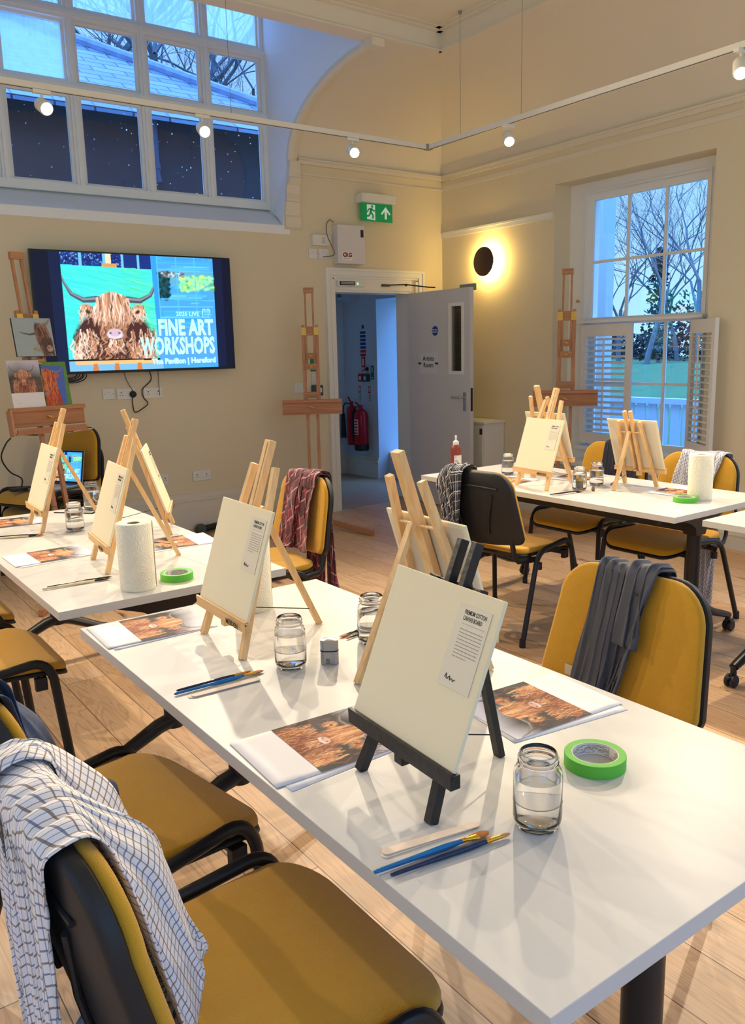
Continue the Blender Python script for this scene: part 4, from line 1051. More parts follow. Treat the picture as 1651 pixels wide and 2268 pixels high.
jar(.925, .845, 'glass jar of water nearest the camera beside green tape', 1.0)
jar(.965, 1.70, 'glass jar of water beside the silver sharpener')
jar(1.225, 1.715, 'glass jar of water behind the rear leg of the middle easel')
jar(1.045, 3.735, 'glass jar of water under the farthest left easel on the left table')
jar(1.272, 4.20, 'large glass jar of water at far end of the left table', 1.12)
jar(3.60, 3.575, 'glass jar of water at the far end of window table by brown bottle', .98)
jar(3.465, 2.905, 'glass jar with yellow banded tool inside on the window table', .98)
jar(3.655, 2.945, 'glass jar of water standing right beside the easel on window table', .98)
t = MB().tube([(3.462, 2.902, TZ + .012), (3.463, 2.903, TZ + .062)], .017, 20).build('water_pot', mat('pot_grey', srgb(130, 128, 120), .4), smooth=True); tag(t, 'grey pot with yellow band seen through the left jar on the window table', 'pot')
MB().tube([(3.463, 2.903, TZ + .052), (3.463, 2.903, TZ + .066)], .0185, 20).build('yellow_band', mat('pot_yellow', srgb(214, 184, 60), .4), t, smooth=True)

# ------------------------------------------------------------------ kitchen rolls and tape
def quilt():
    m = bpy.data.materials.new('quilted_paper'); m.use_nodes = True; nt = m.node_tree; b = nt.nodes['Principled BSDF']; L = nt.links.new
    b.inputs['Base Color'].default_value = srgb(246, 239, 216); b.inputs['Roughness'].default_value = .9
    tc = nt.nodes.new('ShaderNodeTexCoord'); vo = nt.nodes.new('ShaderNodeTexVoronoi'); vo.inputs['Scale'].default_value = 26
    ml = nt.nodes.new('ShaderNodeMath'); ml.operation = 'MULTIPLY'; ml.inputs[1].default_value = 34; sn = nt.nodes.new('ShaderNodeMath'); sn.operation = 'SINE'
    bp = nt.nodes.new('ShaderNodeBump'); bp.inputs['Strength'].default_value = .5; bp.inputs['Distance'].default_value = .0012
    L(tc.outputs['Object'], vo.inputs['Vector']); L(vo.outputs['Distance'], ml.inputs[0]); L(ml.outputs[0], sn.inputs[0]); L(sn.outputs[0], bp.inputs['Height']); L(bp.outputs[0], b.inputs['Normal'])
    return m
QUILT = quilt(); CARD = mat('cardboard_core', srgb(176, 150, 120), .8)
def make_roll(r=.058, H=.226):
    n = 64; vs = []; prof = [(.021, H - .004), (r * .5, H - .001), (r - .004, H), (r, H - .004), (r, .004), (r - .003, 0), (.021, 0)]
    mb = MB()
    for q, z in prof:
        for j in range(n):
            a = 2 * PI * j / n; k = q * (1 + (.012 * math.sin(3 * a) + .008 * math.sin(7 * a + 1)) * (q > .03)); vs.append((k * math.cos(a), k * math.sin(a), z))
    N = len(prof); fs = [(i * n + j, (i + 1) * n + j, (i + 1) * n + (j + 1) % n, i * n + (j + 1) % n) for i in range(N - 1) for j in range(n)]
    mb.add(vs, fs); o = mb.build('paper_towel_roll', QUILT, smooth=True, ang=50)
    MB().lathe([(.0212, .001), (.0212, H - .003), (.0198, H - .003), (.0198, .001)], 32, loop=True).build('cardboard_core', CARD, o, smooth=True)
    MB().add([(r * 1.012, -.002, .001), (r * 1.04, -.012, .001), (r * 1.04, -.012, H - .002), (r * 1.012, -.002, H - .002)], [(0, 1, 2, 3)]).build('loose_edge', QUILT, o)
    return tag(o, None, 'paper towel roll', 'white paper towel rolls')
rp = make_roll(); rp.location = (.925, 2.635, TZ); rp['label'] = 'cream quilted paper towel roll at near edge of the left table'
o = dup(rp); o.location = (1.118, 2.185, TZ); o['label'] = 'quilted paper towel roll half hidden behind canvas on foreground table'
o = dup(rp); o.location = (3.675, 2.325, TZ); o.rotation_euler = (0, 0, 1.); o['label'] = 'white paper towel roll on window table beside a green tape'
GREEN = mat('green_tape', srgb(96, 190, 60), .55, bump=(300, .1)); GREENS = mat('green_tape_side', srgb(112, 186, 82), .6)
def make_tape(ro=.056, ri=.041, H=.0245):
    o = MB().lathe([(ri + .0015, .0003), (ro - .0006, 0), (ro, .0006), (ro, H - .0006), (ro - .0006, H), (ri + .0015, H - .0003)], 64, loop=True).build('masking_tape_roll', GREEN, smooth=True, ang=30)
    c = MB().lathe([(ri, .0005), (ri + .0016, .0005), (ri + .0016, H - .0005), (ri, H - .0005)], 64, loop=True).build('cardboard_core', mat('core_white', srgb(226, 222, 214), .6), o, smooth=True, ang=30)
    mb = MB(); rl = random.Random(5)
    for k in range(7):
        z = .004 + k * .0024; a = 0
        while a < 5.8:
            w = rl.uniform(.04, .3)
            if rl.random() < .8:
                s = 6
                for q in range(s):
                    a0, a1 = a + w * q / s, a + w * (q + 1) / s; e = ri - .0002
                    mb.add([(e * math.cos(a0), e * math.sin(a0), z), (e * math.cos(a1), e * math.sin(a1), z), (e * math.cos(a1), e * math.sin(a1), z + .0012), (e * math.cos(a0), e * math.sin(a0), z + .0012)], [(0, 1, 2, 3)])
            a += w + .03
    mb.build('core_print', mat('core_ink', srgb(120, 116, 110), .6), c)
    return tag(o, None, 'tape', 'rolls of green masking tape')
tp = make_tape(); tp.location = (1.153, .914, TZ); tp['label'] = 'green tape roll nearest the camera beside the water jar'
o = dup(tp); o.location = (1.072, 2.66, TZ); o.rotation_euler = (0, 0, 2); o['label'] = 'green tape roll on the left table beside cream paper roll'
o = dup(tp); o.location = (3.572, 2.337, TZ); o.rotation_euler = (0, 0, 4); o['label'] = 'green tape roll on the window table beside white paper roll'

# ------------------------------------------------------------------ brushes, sticks, sharpener, bottle
GOLD = mat('gold_ferrule', srgb(224, 166, 60), .25, 1.); BRIS = mat('golden_bristle', srgb(196, 118, 44), .6, bump=(300, .4)); NAVY = mat('navy_lacquer', srgb(26, 40, 74), .2); BLUE = mat('blue_lacquer', srgb(20, 108, 168), .18); BLK = mat('black_lacquer', srgb(24, 24, 26), .2); CREAMW = mat('cream_lacquer', srgb(236, 214, 178), .35); TIPW = mat('white_tip', srgb(226, 206, 206), .4)
def brush(a, b, label, hm, w=.0032, flat=True, fer=GOLD, br=BRIS, tip=None, grp='artist brushes'):
    """from handle end a to bristle end b (table xy)"""
    a, b = Vector((*a, 0)), Vector((*b, 0)); L = (b - a).length; rz = math.atan2(b.y - a.y, b.x - a.x)
    lf, lb = .03, .022 if flat else .016; Lh = L - lf - lb
    P = [(0, 0, 0), (.004, 0, 0), (Lh * .4, 0, 0), (Lh * .8, 0, 0), (Lh, 0, 0)]
    o = MB().tube(P, [w * .6, w * .8, w * .95, w * 1.25, w * .9], 12).build('paint_brush', hm, smooth=True)
    o.location = (a.x, a.y, TZ + w * 1.25); o.rotation_euler = (0, 0, rz)
    tag(o, label, 'paintbrush', grp)
    W = w * 2.0 if flat else w * .9; T = w * .7 if flat else w * .8
    def ov(x, ry, rzz): return [(x, ry * math.cos(2 * PI * j / 12), rzz * math.sin(2 * PI * j / 12)) for j in range(12)]
    def loft(secs, name, m):
        vs = sum(secs, []); n = 12; mb = MB(); mb.add(vs, [(i * n + j, i * n + (j + 1) % n, (i + 1) * n + (j + 1) % n, (i + 1) * n + j) for i in range(len(secs) - 1) for j in range(n)] + [tuple(range(n - 1, -1, -1)), tuple((len(secs) - 1) * n + j for j in range(n))])
        return mb.build(name, m, o, smooth=True, ang=50)
    loft([ov(Lh, w * .95, w * .95), ov(Lh + .006, w * .95, w * .95), ov(Lh + .007, w * 1.05, w * 1.05), ov(Lh + .009, w * .95, w * .95), ov(Lh + lf, W, T)], 'ferrule', fer)
    loft([ov(Lh + lf, W * .97, T * .95), ov(Lh + lf + lb * .4, W * 1.05, T), ov(Lh + lf + lb * .8, W * .75, T * .6), ov(Lh + lf + lb, W * .15, T * .2)], 'bristles', br)
    if tip: MB().tube([(-.001, 0, 0), (Lh * .13, 0, 0)], [w * .52, w * .68], 12).build('handle_tip', tip, o, smooth=True)
    return o
brush((.636, .900), (.842, .872), 'bright blue flat brush beside the nearest jar', BLUE, .0042)
brush((.652, .880), (.866, .848), 'dark navy brush nearest the table edge in front', NAVY, .0040, flat=False, br=mat('pale_bristle', srgb(214, 150, 96), .6))
brush((.664, 1.712), (.892, 1.709), 'bright blue flat brush on table before the pine easel', BLUE, .0038)
brush((.676, 1.728), (.868, 1.726), 'dark navy brush on table before the pine easel', NAVY, .0034, flat=False)
brush((1.34, 1.822), (1.170, 1.790), 'black brush with orange tip behind the silver sharpener', BLK, .0034, fer=BLK)
brush((1.34, 1.800), (1.176, 1.768), 'second thin black brush beside the jar behind sharpener', BLK, .003, fer=BLK, flat=False)
brush((.664, 2.818), (.885, 2.806), 'cream handled brush with black tip before the left paper roll', CREAMW, .0042, fer=BLK, br=BLK, tip=BLK)
brush((.682, 2.836), (.900, 2.828), 'black handled brush on the left table before the paper roll', BLK, .0036, fer=BLK, br=BLK)
brush((.66, 3.835), (.902, 3.722), 'black brush with orange bristles at far left of left table', BLK, .0045, fer=BLK)
brush((.655, 3.815), (.885, 3.712), 'cream handled brush beside black one at far left of left table', CREAMW, .004, fer=BLK, flat=False)
brush((3.232, 2.902), (3.44, 2.868), 'black brush before the jars on the window table', BLK, .0036, fer=BLK)
brush((3.212, 2.868), (3.425, 2.848), 'thin white handled brush before the jars on the window table', TIPW, .0032, fer=BLK, flat=False, tip=BLK)
brush((3.88, 2.99), (3.70, 2.885), 'pale handled brush between the jars and the far easel', TIPW, .0034, fer=mat('copper_ferrule', srgb(150, 80, 60), .3, 1.), flat=False)
STK = mat('birch_stick', srgb(232, 212, 188), .6, var=(60, .04))
def stick(a, b, label, z=0., w=.017):
    a, b = Vector((*a, 0)), Vector((*b, 0)); L = (b - a).length
    mb = MB(); mb.prism(rrect(L, w, w * .49, 8), 0, .0018); o = mb.build('wooden_stick', STK, bev=.0004)
    o.location = ((a.x + b.x) / 2, (a.y + b.y) / 2, TZ + z); o.rotation_euler = (0, 0, math.atan2(b.y - a.y, b.x - a.x)); return tag(o, label, 'wooden stick', 'flat wooden stirring sticks')
stick((.676, .934), (.850, .902), 'upper flat wooden stick behind the blue brush in front', .0022)
stick((.672, .930), (.838, .906), 'lower flat wooden stick mostly covered, behind blue brush')
stick((.692, 1.680), (.862, 1.672), 'upper flat wooden stick before the two brushes at middle', .0022)
stick((.684, 1.682), (.85, 1.678), 'lower flat wooden stick peeking out before the middle brushes')
stick((.690, 2.862), (.85, 2.852), 'flat wooden stick behind the brushes on left table', w=.010)
# silver twin-hole sharpener
ALU = mat('brushed_aluminium', srgb(178, 180, 184), .32, 1., bump=(120, .1))
s = MB(); s.prism(rrect(.045, .026, .0125, 8), 0, .034); so = s.build('pencil_sharpener', ALU, bev=.0008, smooth=True, ang=30)
so.location = (1.050, 1.655, TZ); so.rotation_euler = (0, 0, math.radians(-38)); tag(so, 'small silver capsule pencil sharpener standing by the jar', 'sharpener')
MB().prism(rrect(.0462, .0272, .013, 8), .034, .0365).build('black_seal', BLK, so)
mb = pillow(rrect(.045, .026, .0125, 8), .026, .003, rings=3, edge=.002); mb.v = [(x, y, z + .0365) for x, y, z in mb.v]; mb.build('lid', ALU, so, smooth=True, ang=40)
mb = MB()
for i in range(3):
    for j in range(4): mb.box((-.008 + i * .0034, -.0134, .004 + j * .0036), (-.0062 + i * .0034, -.0129, .006 + j * .0036))
mb.build('vent_hole', BLK, so)
# brown paint bottle
bt = MB().lathe([(0, 0), (.026, 0), (.030, .004), (.030, .118), (.028, .128), (.020, .137), (.014, .140), (0, .140)], 32).build('paint_bottle', mat('brown_paint', srgb(140, 66, 52), .3), smooth=True, ang=50)
bt.location = (3.42, 3.845, TZ); bt.scale = (1.12, 1.12, 1.27); tag(bt, 'squeezy bottle of reddish brown paint with white nozzle cap', 'bottle')
MB().lathe([(.0165, .139), (.0165, .152), (.012, .156), (.006, .160), (.005, .170), (.0065, .172), (.0065, .180), (.004, .184), (0, .184)], 24).build('nozzle_cap', PLASTIC, bt, smooth=True)
mb = MB(); n = 12; vs = []
for i in range(n + 1):
    a = math.radians(-150) + math.radians(105) * i / n
    for z in (.028, .088): vs.append((.0304 * math.cos(a), .0304 * math.sin(a), z))
mb.add(vs, [(2 * i, 2 * i + 2, 2 * i + 3, 2 * i + 1) for i in range(n)]); lb = mb.build('label_wrap', mat('bottle_label', srgb(232, 226, 224), .5), bt, smooth=True)
mb = MB()
for k, (z, w) in enumerate(((.080, .2), (.042, .25), (.036, .2), (.060, .5))):
    a0 = math.radians(-140); vs = []
    for i in range(5): a = a0 + w * i / 4; vs += [(.0307 * math.cos(a), .0307 * math.sin(a), z), (.0307 * math.cos(a), .0307 * math.sin(a), z + .0025)]
    mb.add(vs, [(2 * i, 2 * i + 2, 2 * i + 3, 2 * i + 1) for i in range(4)])
mb.build('label_print', INK, lb)
# white glue bottle on the left table, only its nozzle and strap showing
gb = MB().lathe([(0, 0), (.028, 0), (.031, .004), (.031, .11), (.025, .125), (.016, .13), (0, .13)], 28).build('glue_bottle', mat('bottle_rose', srgb(190, 150, 146), .4), smooth=True, ang=50)
gb.location = (1.145, 3.62, TZ); tag(gb, 'bottle with white nozzle and looped strap on the left table', 'bottle')
MB().lathe([(.018, .128), (.018, .145), (.012, .15), (.006, .154), (.005, .17), (.007, .172), (.006, .184), (0, .186)], 20).tube([(-.018, .0, .138), (-.034, 0, .142), (-.044, 0, .156), (-.040, 0, .172), (-.024, 0, .180), (-.006, 0, .178)], .0018, 6).build('nozzle_cap', PLASTIC, gb, smooth=True)
# metal spoon-shaped charm in front of the jars, and a marker slip of black wire across the far left table
sp = MB().lathe([(0, 0), (.006, .001), (.010, .006), (.009, .016), (.004, .026), (.002, .04), (0, .041)], 20).build('putty_eraser', mat('dark_chrome', srgb(150, 120, 108), .25, .8), smooth=True)
sp.location = (3.49, 2.832, TZ); tag(sp, 'small drop shaped metallic object before the jars on window table', 'ornament')
# ------------------------------------------------------------------ television
tv = empty('television', (2.432, 6.40, 1.372)); tag(tv, 'large wall mounted television showing a shaggy cow painting advert', 'television')
TW, TH = 1.575, .892
MB().box((-TW / 2, -.012, 0), (TW / 2, .022, TH), c=.003).box((-TW / 2 + .3, .02, .2), (TW / 2 - .3, .06, TH - .2)).build('tv_body', mat('tv_black', srgb(14, 16, 22), .3), tv)
MB().box((-.2, .06, .25), (.2, .1, .65)).build('wall_bracket', BLACKM, tv)
sc = Pic(340, 192); R = random.Random(2)
NV = C(6, 12, 38); sc.a[:] = NV
cx0, cx1 = .13, .905
sc.poly([(cx0 - .055, 0), (cx0, 0), (cx0, 1), (cx0 - .055, 1)], C(12, 26, 62)); sc.poly([(cx1, 0), (cx1 + .05, 0), (cx1 + .05, 1), (cx1, 1)], C(12, 22, 56))
sc.poly([(cx0, 0), (cx1, 0), (cx1, 1), (cx0, 1)], C(70, 160, 232))
# river view through the painted window on the right
for k in range(60):
    y = R.uniform(.3, .98); sc.line([(R.uniform(.58, .8), y), (R.uniform(.8, .9), y + .004)], .006, .004, R.choice((C(60, 190, 240), C(110, 220, 246), C(30, 140, 220), C(90, 200, 236))), .6)
sc.poly([(.595, .76), (.905, .70), (.905, .86), (.595, .88)], C(96, 170, 196), .8)
for k in range(160):
    x = R.uniform(.72, .9); y = .72 + R.uniform(0, .13) + (x - .72) * .1; sc.ell(x, y - .03, .014, .02, R.choice((C(120, 226, 160), C(200, 246, 120), C(70, 180, 120), C(150, 236, 190))), soft=.6, al=.8)
for k in range(120): sc.ell(R.uniform(.60, .66), R.uniform(.62, .86), .012, .02, R.choice((C(8, 60, 70), C(14, 90, 92), C(6, 40, 60))), soft=.5, al=.9)
for k in range(60): sc.ell(R.uniform(.62, .74), R.uniform(.82, .86), .01, .01, R.choice((C(190, 220, 230), C(60, 90, 120), C(140, 120, 110))), soft=.5, al=.8)
WB = C(86, 190, 240)
for x in (.60, .70, .80): sc.poly([(x, .36), (x + .006, .36), (x + .006, 1), (x, 1)], WB, .8)
for y in (.62, .88): sc.poly([(.60, y), (.905, y - .01), (.905, y), (.60, y + .012)], WB, .8)
sc.poly([(.575, .22), (.600, .22), (.598, 1), (.573, 1)], C(50, 150, 226))
sc.poly([(.58, .05), (.905, .05), (.905, .36), (.58, .36)], C(84, 158, 226), .75)
# dark window strip on top, easel ledge below
sc.poly([(cx0, .88), (.57, .88), (.57, 1), (cx0, 1)], C(16, 46, 124))
for k in range(220): sc.ell(R.uniform(cx0, .42), R.uniform(.9, 1), .004, .008, R.choice((C(4, 12, 50), C(60, 110, 190), C(130, 170, 220), C(10, 30, 90))), soft=.5)
for x in (.215, .33, .42, .50): sc.poly([(x, .88), (x + .013, .88), (x + .013, 1), (x, 1)], C(110, 190, 236))
sc.poly([(.345, .9), (.37, .9), (.37, 1), (.345, 1)], C(244, 214, 176)); sc.poly([(.325, .885), (.398, .885), (.398, .915), (.325, .915)], C(206, 150, 92))
sc.poly([(cx0, 0), (.60, 0), (.60, .09), (cx0, .09)], C(120, 180, 220)); sc.poly([(.16, .06), (.57, .055), (.57, .085), (.16, .09)], C(240, 186, 120))
for x in (.24, .345, .46): sc.poly([(x, 0), (x + .03, 0), (x + .024, .06), (x + .005, .06)], C(200, 120, 64))
# the painting on screen
P4 = [(cx0, .095), (.583, .095), (.573, .88), (cx0, .895)]
sc.poly(P4, C(64, 220, 214))
ms = (sc.X > cx0) & (sc.X < .578) & (sc.Y > .1) & (sc.Y < .885)
sv = sc.a.copy()
for k in range(420):
    x, y = R.uniform(cx0, .58), R.uniform(.1, .88); t = (x - cx0) / .45; c = lerp(R.choice((C(44, 214, 226), C(88, 232, 236), C(70, 226, 214))), R.choice((C(90, 232, 150), C(48, 200, 110), C(130, 244, 190))), max(0, min(1, t * 1.5 - .35 + (.5 - y) * .4)))
    sc.line([(x - .06, y + .03), (x, y), (x + .06, y - .01)], .005, .002, c, .5)
cow_face(sc, R, .362, .45, .185, C(206, 148, 112), C(72, 40, 38), C(255, 226, 206), C(204, 176, 196), C(70, 78, 96))
sc.a[~ms] = sv[~ms]
sc.poly([(.13, .09), (.585, .085), (.585, .098), (.13, .103)], C(10, 16, 30))
mgn = .012
scr = grid_pic('screen_picture', sc, TW - 2 * mgn, TH - 2 * mgn - .008, tv, (-TW / 2 + mgn, -.0135, mgn + .008), (PI / 2, 0, 0), SCREENM)
LITW = mat('lit_lettering', srgb(190, 246, 250), .5, emis=srgb(176, 244, 250), es=1.05)
def tvt(s, x, y, cap, sx, al='RIGHT', b=.0, sp=1.):
    text('screen_words', s, cap / .70, LITW, scr, (x * (TW - .024), y * (TH - .032), .001), (0, 0, 0), al, sx=sx, bold=b, spacing=sp)
tvt('2026 LIVE', .815, .475, .034, 1.0, b=.0006); tvt('FINE ART', .888, .305, .118, .66, b=.007, sp=1.02); tvt('WORKSHOPS', .892, .135, .125, .565, b=.007, sp=1.02)
tvt('The Pavilion | Hereford', .893, .045, .040, 1.0, b=.0032)
mb = MB(); gx, gy = .833 * (TW - .024), .462 * (TH - .032)
for a, b, c_, d in ((0, 0, .068, .004), (0, .056, .068, .062), (0, 0, .004, .062), (.064, .016, .068, .062), (0, .042, .068, .046), (.014, .056, .019, .074), (.049, .056, .054, .074)): mb.box((gx + a, gy + b, .0008), (gx + c_, gy + d, .0015))
for i in range(4):
    for j in range(3): mb.box((gx + .012 + i * .013, gy + .010 + j * .011, .0008), (gx + .017 + i * .013, gy + .014 + j * .011, .0015))
mb.build('calendar_symbol', LITW, scr)
# cables under the television
CAB = mat('cable_black', srgb(28, 28, 32), .5); CABG = mat('cable_grey', srgb(120, 112, 100), .5)
def wallpts(ps, Y): return [onY(x, y, Y) for x, y in ps]
def smooth_path(P, n=6):
    out = []; P = [Vector(p) for p in P]
    for i in range(len(P) - 1):
        a, b, c, d = P[max(0, i - 1)], P[i], P[i + 1], P[min(len(P) - 1, i + 2)]
        for k in range(n):
            t = k / n; out.append(.5 * ((2 * b) + (c - a) * t + (2 * a - 5 * b + 4 * c - d) * t * t + (3 * b - a - 3 * c + d) * t ** 3))
    return out + [P[-1]]
def cable(ps, Y, r, label, m=CAB, cat='cable'):
    return tag(MB().tube(smooth_path(wallpts(ps, Y)), r, 8).build('cable', m, smooth=True), label, cat)
cable([(327, 812), (335, 840), (316, 862), (318, 880), (328, 893), (316, 905), (300, 913), (295, 900), (293, 880)], YW - .012, .004, 'black cable looping from television down to the black plug')
cable([(273, 815), (280, 840), (294, 865), (297, 870)], YW - .012, .003, 'thin grey cable from television to the middle socket', CABG)
cable([(350, 815), (352, 850), (354, 876)], YW - .012, .003, 'straight grey cable from television to right hand socket', CABG)
mb = MB()
for k in range(5):
    c = onY(150 + k * 2, 822 + k, YW - .05); mb.tube([c + Vector(((.07 + .01 * k) * math.cos(a * .4), -.01 * (k % 3), (.035 + .005 * k) * math.sin(a * .4) - .02)) for a in range(16)], .004, 6, closed=True)
tag(mb.build('cable_coil', mat('cable_navy', srgb(24, 30, 56), .5), smooth=True), 'coil of dark cable hanging under left end of television', 'cable')

# ------------------------------------------------------------------ sockets and wall boxes
def plate(x0, y0, x1, y1, label, kind='double', Y=YW, name='wall_socket', cat='socket'):
    a, b = onY(x0, y0, Y), onY(x1, y1, Y); w, h = abs(b.x - a.x), .086; cx, cz = (a.x + b.x) / 2, (a.z + b.z) / 2
    o = MB().box((-w / 2, -.010, -h / 2), (w / 2, 0, h / 2), c=.003).build(name, PLASTIC, loc=(cx, Y, cz)); tag(o, label, cat)
    mb = MB(); xs = (-w * .27, w * .27) if kind == 'double' else (0,)
    if kind in ('double', 'single'):
        for x in xs:
            mb.box((x - .004, -.0108, .005), (x + .004, -.0098, .014)); mb.box((x - .014, -.0108, -.012), (x - .006, -.0098, -.008)); mb.box((x + .006, -.0108, -.012), (x + .014, -.0098, -.008))
        mb.build('pin_slot', INK, o); mb = MB()
        for x in (-.012, .012) if kind == 'double' else (0.022,): mb.box((x - .006, -.0135, .016), (x + .006, -.0098, .032), c=.001)
        mb.build('rocker_switch', PLASTIC, o)
    elif kind == 'switch':
        for x in (-w * .2, w * .2): mb.box((x - .007, -.0135, -.012), (x + .007, -.0098, .012), c=.001)
        mb.build('rocker_switch', PLASTIC, o)
    elif kind == 'spur':
        for x in (-w * .38, w * .38): mb.lathe([(.003, 0), (.003, .0012), (0, .0012)], 10, Matrix.Translation((x, -.0098, 0)) @ Matrix.Rotation(PI / 2, 4, 'X'))
        mb.box((-.012, -.0108, .012), (-.004, -.0098, .014)).box((.004, -.0108, .012), (.012, -.0098, .014)); mb.build('screw_head', mat('screw_dark', srgb(120, 112, 104), .5), o)
    return o
plate(226, 861, 254, 884, 'square white plate left of sockets below television', 'spur', name='wall_plate', cat='wall plate')
mid = plate(257, 860, 301, 884, 'white double socket holding the black plug below television')
plate(317, 858, 360, 881, 'white double socket on the right below television')
p = onY(293, 873, YW); tag(MB().lathe([(.026, 0), (.028, .008), (.022, .03), (.012, .036), (0, .036)], 20, Matrix.Translation((p.x, YW - .010, p.z)) @ Matrix.Rotation(PI / 2, 4, 'X')).build('mains_plug', BLACKP, smooth=True), 'black mains plug in the middle socket below television', 'plug')
plate(426, 1041, 467, 1064, 'white double socket low on wall right of the easels')
plate(341, 1052, 373, 1073, 'white double socket low on wall partly behind leaning canvas')
p = onY(344, 1064, YW); tag(MB().lathe([(.024, 0), (.026, .008), (.018, .028), (0, .03)], 16, Matrix.Translation((p.x, YW - .010, p.z)) @ Matrix.Rotation(PI / 2, 4, 'X')).build('mains_plug', BLACKP, smooth=True), 'black mains plug in the low socket behind leaning canvas', 'plug')
plate(651, 848, 683, 871, 'white light switch plate left of the door behind tall easel', 'switch', name='light_switch', cat='switch')
o = plate(683, 549, 703, 575, 'white blank square plate left of the fused spur', 'spur', name='wall_plate', cat='wall plate'); plate(704, 550, 728, 575, 'white fused spur plate feeding the grey alarm cable', 'spur', name='wall_plate', cat='wall plate')
a, b = onY(688, 520, YW), onY(727, 546, YW)
o = MB().box((a.x, YW - .045, b.z), (b.x, YW, a.z), c=.006).build('junction_box', PLASTIC); tag(o, 'small white box with printed label left of the alarm panel', 'box')
m_ = (a.x + b.x) / 2 + .02; zc = (a.z + b.z) / 2
mb = MB()
for k in range(5): mb.box((m_ - .02, YW - .0462, zc + .02 - k * .011), (m_ + .014 - (k % 2) * .01, YW - .045, zc + .0235 - k * .011))
mb.build('label_print', GREY, o)
a, b = onY(735, 499, YW), onY(798, 588, YW)
cg = MB().box((a.x, YW - .09, b.z), (b.x, YW, a.z), c=.006).build('alarm_panel', mat('panel_grey', srgb(222, 218, 222), .4)); tag(cg, 'grey white access control panel marked CRG above the door', 'alarm panel')
lg = MB().box((a.x + .045, YW - .0915, b.z + .03), (a.x + .15, YW - .09, b.z + .10)).build('maker_label', mat('label_white', srgb(240, 240, 240), .5), cg)
text('label_words', 'C', .05, INK, lg, (a.x + .050, YW - .092, b.z + .060), (PI / 2, 0, 0), bold=.0025); text('label_words', 'R', .05, mat('red_print', srgb(196, 40, 46), .5), lg, (a.x + .080, YW - .092, b.z + .060), (PI / 2, 0, 0), bold=.0025); text('label_words', 'G', .05, INK, lg, (a.x + .112, YW - .092, b.z + .060), (PI / 2, 0, 0), bold=.0025)
MB().box((a.x + .06, YW - .0922, b.z + .04), (a.x + .13, YW - .0915, b.z + .045)).build('label_print', GREY, lg)
MB().box((b.x - .05, YW - .0915, a.z - .10), (b.x - .018, YW - .09, a.z - .035)).build('warning_label', INK, cg)
tag(MB().tube(smooth_path([onY(739, 492, YW - .02), onY(730, 487, YW - .03), onY(723, 500, YW - .03), onY(725, 520, YW - .05), onY(735, 545, YW - .10), onY(741, 558, YW - .10), onY(738, 566, YW - .06), onY(716, 569, YW - .015)]), .004, 8).build('cable', CABG, smooth=True), 'looping grey cable from plate to the CRG panel', 'cable')
# exit sign
a, b = onY(799, 447, YW - .07), onY(869, 494, YW - .07); GRN = mat('exit_green', srgb(0, 140, 84), .35, emis=srgb(0, 140, 84), es=.25); EW = mat('exit_white', srgb(214, 232, 220), .4, emis=srgb(214, 232, 220), es=.25)
ex = empty('exit_sign', ((a.x + b.x) / 2, YW - .07, b.z)); tag(ex, 'green running man and arrow exit sign with white housing', 'exit sign')
w, h = b.x - a.x, a.z - b.z
MB().box((-w / 2, -.006, 0), (w / 2, .006, h)).build('sign_panel', GRN, ex)
MB().box((-w / 2 - .012, -.05, h - .004), (w / 2 + .012, .068, h + .075), c=.012).build('lamp_housing', PLASTIC, ex)
mb = MB(); F_ = Matrix.Translation((0, -.0065, 0)) @ Matrix.Rotation(PI / 2, 4, 'X')
mb.prism([(-w * .32, h * .1), (-w * .06, h * .06), (-w * .06, h * .9), (-w * .32, h * .9)], 0, .001, F_)
for s in ([(w * .12, h * .45), (w * .165, h * .40), (w * .245, h * .58), (w * .245, h * .16), (w * .315, h * .16), (w * .315, h * .58), (w * .395, h * .40), (w * .44, h * .45), (w * .28, h * .84)],): mb.prism(s, 0, .001, F_)
mb.build('door_and_arrow', EW, ex)
mb = MB(); F2 = Matrix.Translation((0, -.0078, 0)) @ Matrix.Rotation(PI / 2, 4, 'X')
def limb(pts, ww):
    for (x0, y0), (x1, y1) in zip(pts, pts[1:]):
        d = Vector((x1 - x0, y1 - y0)); nrm = Vector((-d.y, d.x)).normalized() * ww
        mb.prism([(x0 - nrm.x, y0 - nrm.y), (x1 - nrm.x, y1 - nrm.y), (x1 + nrm.x, y1 + nrm.y), (x0 + nrm.x, y0 + nrm.y)], 0, .001, F2)
mb.prism([(-w * .155 + .012 * math.cos(k * PI / 6), h * .80 + .012 * math.sin(k * PI / 6)) for k in range(12)], 0, .001, F2)
limb([(-w * .17, h * .70), (-w * .21, h * .46)], .013); limb([(-w * .17, h * .68), (-w * .10, h * .55), (-w * .07, h * .60)], .006); limb([(-w * .19, h * .68), (-w * .28, h * .62), (-w * .31, h * .46)], .006)
limb([(-w * .20, h * .46), (-w * .13, h * .34), (-w * .14, h * .14)], .008); limb([(-w * .21, h * .46), (-w * .26, h * .28), (-w * .36, h * .26)], .008)
mb.build('running_figure', GRN, ex)
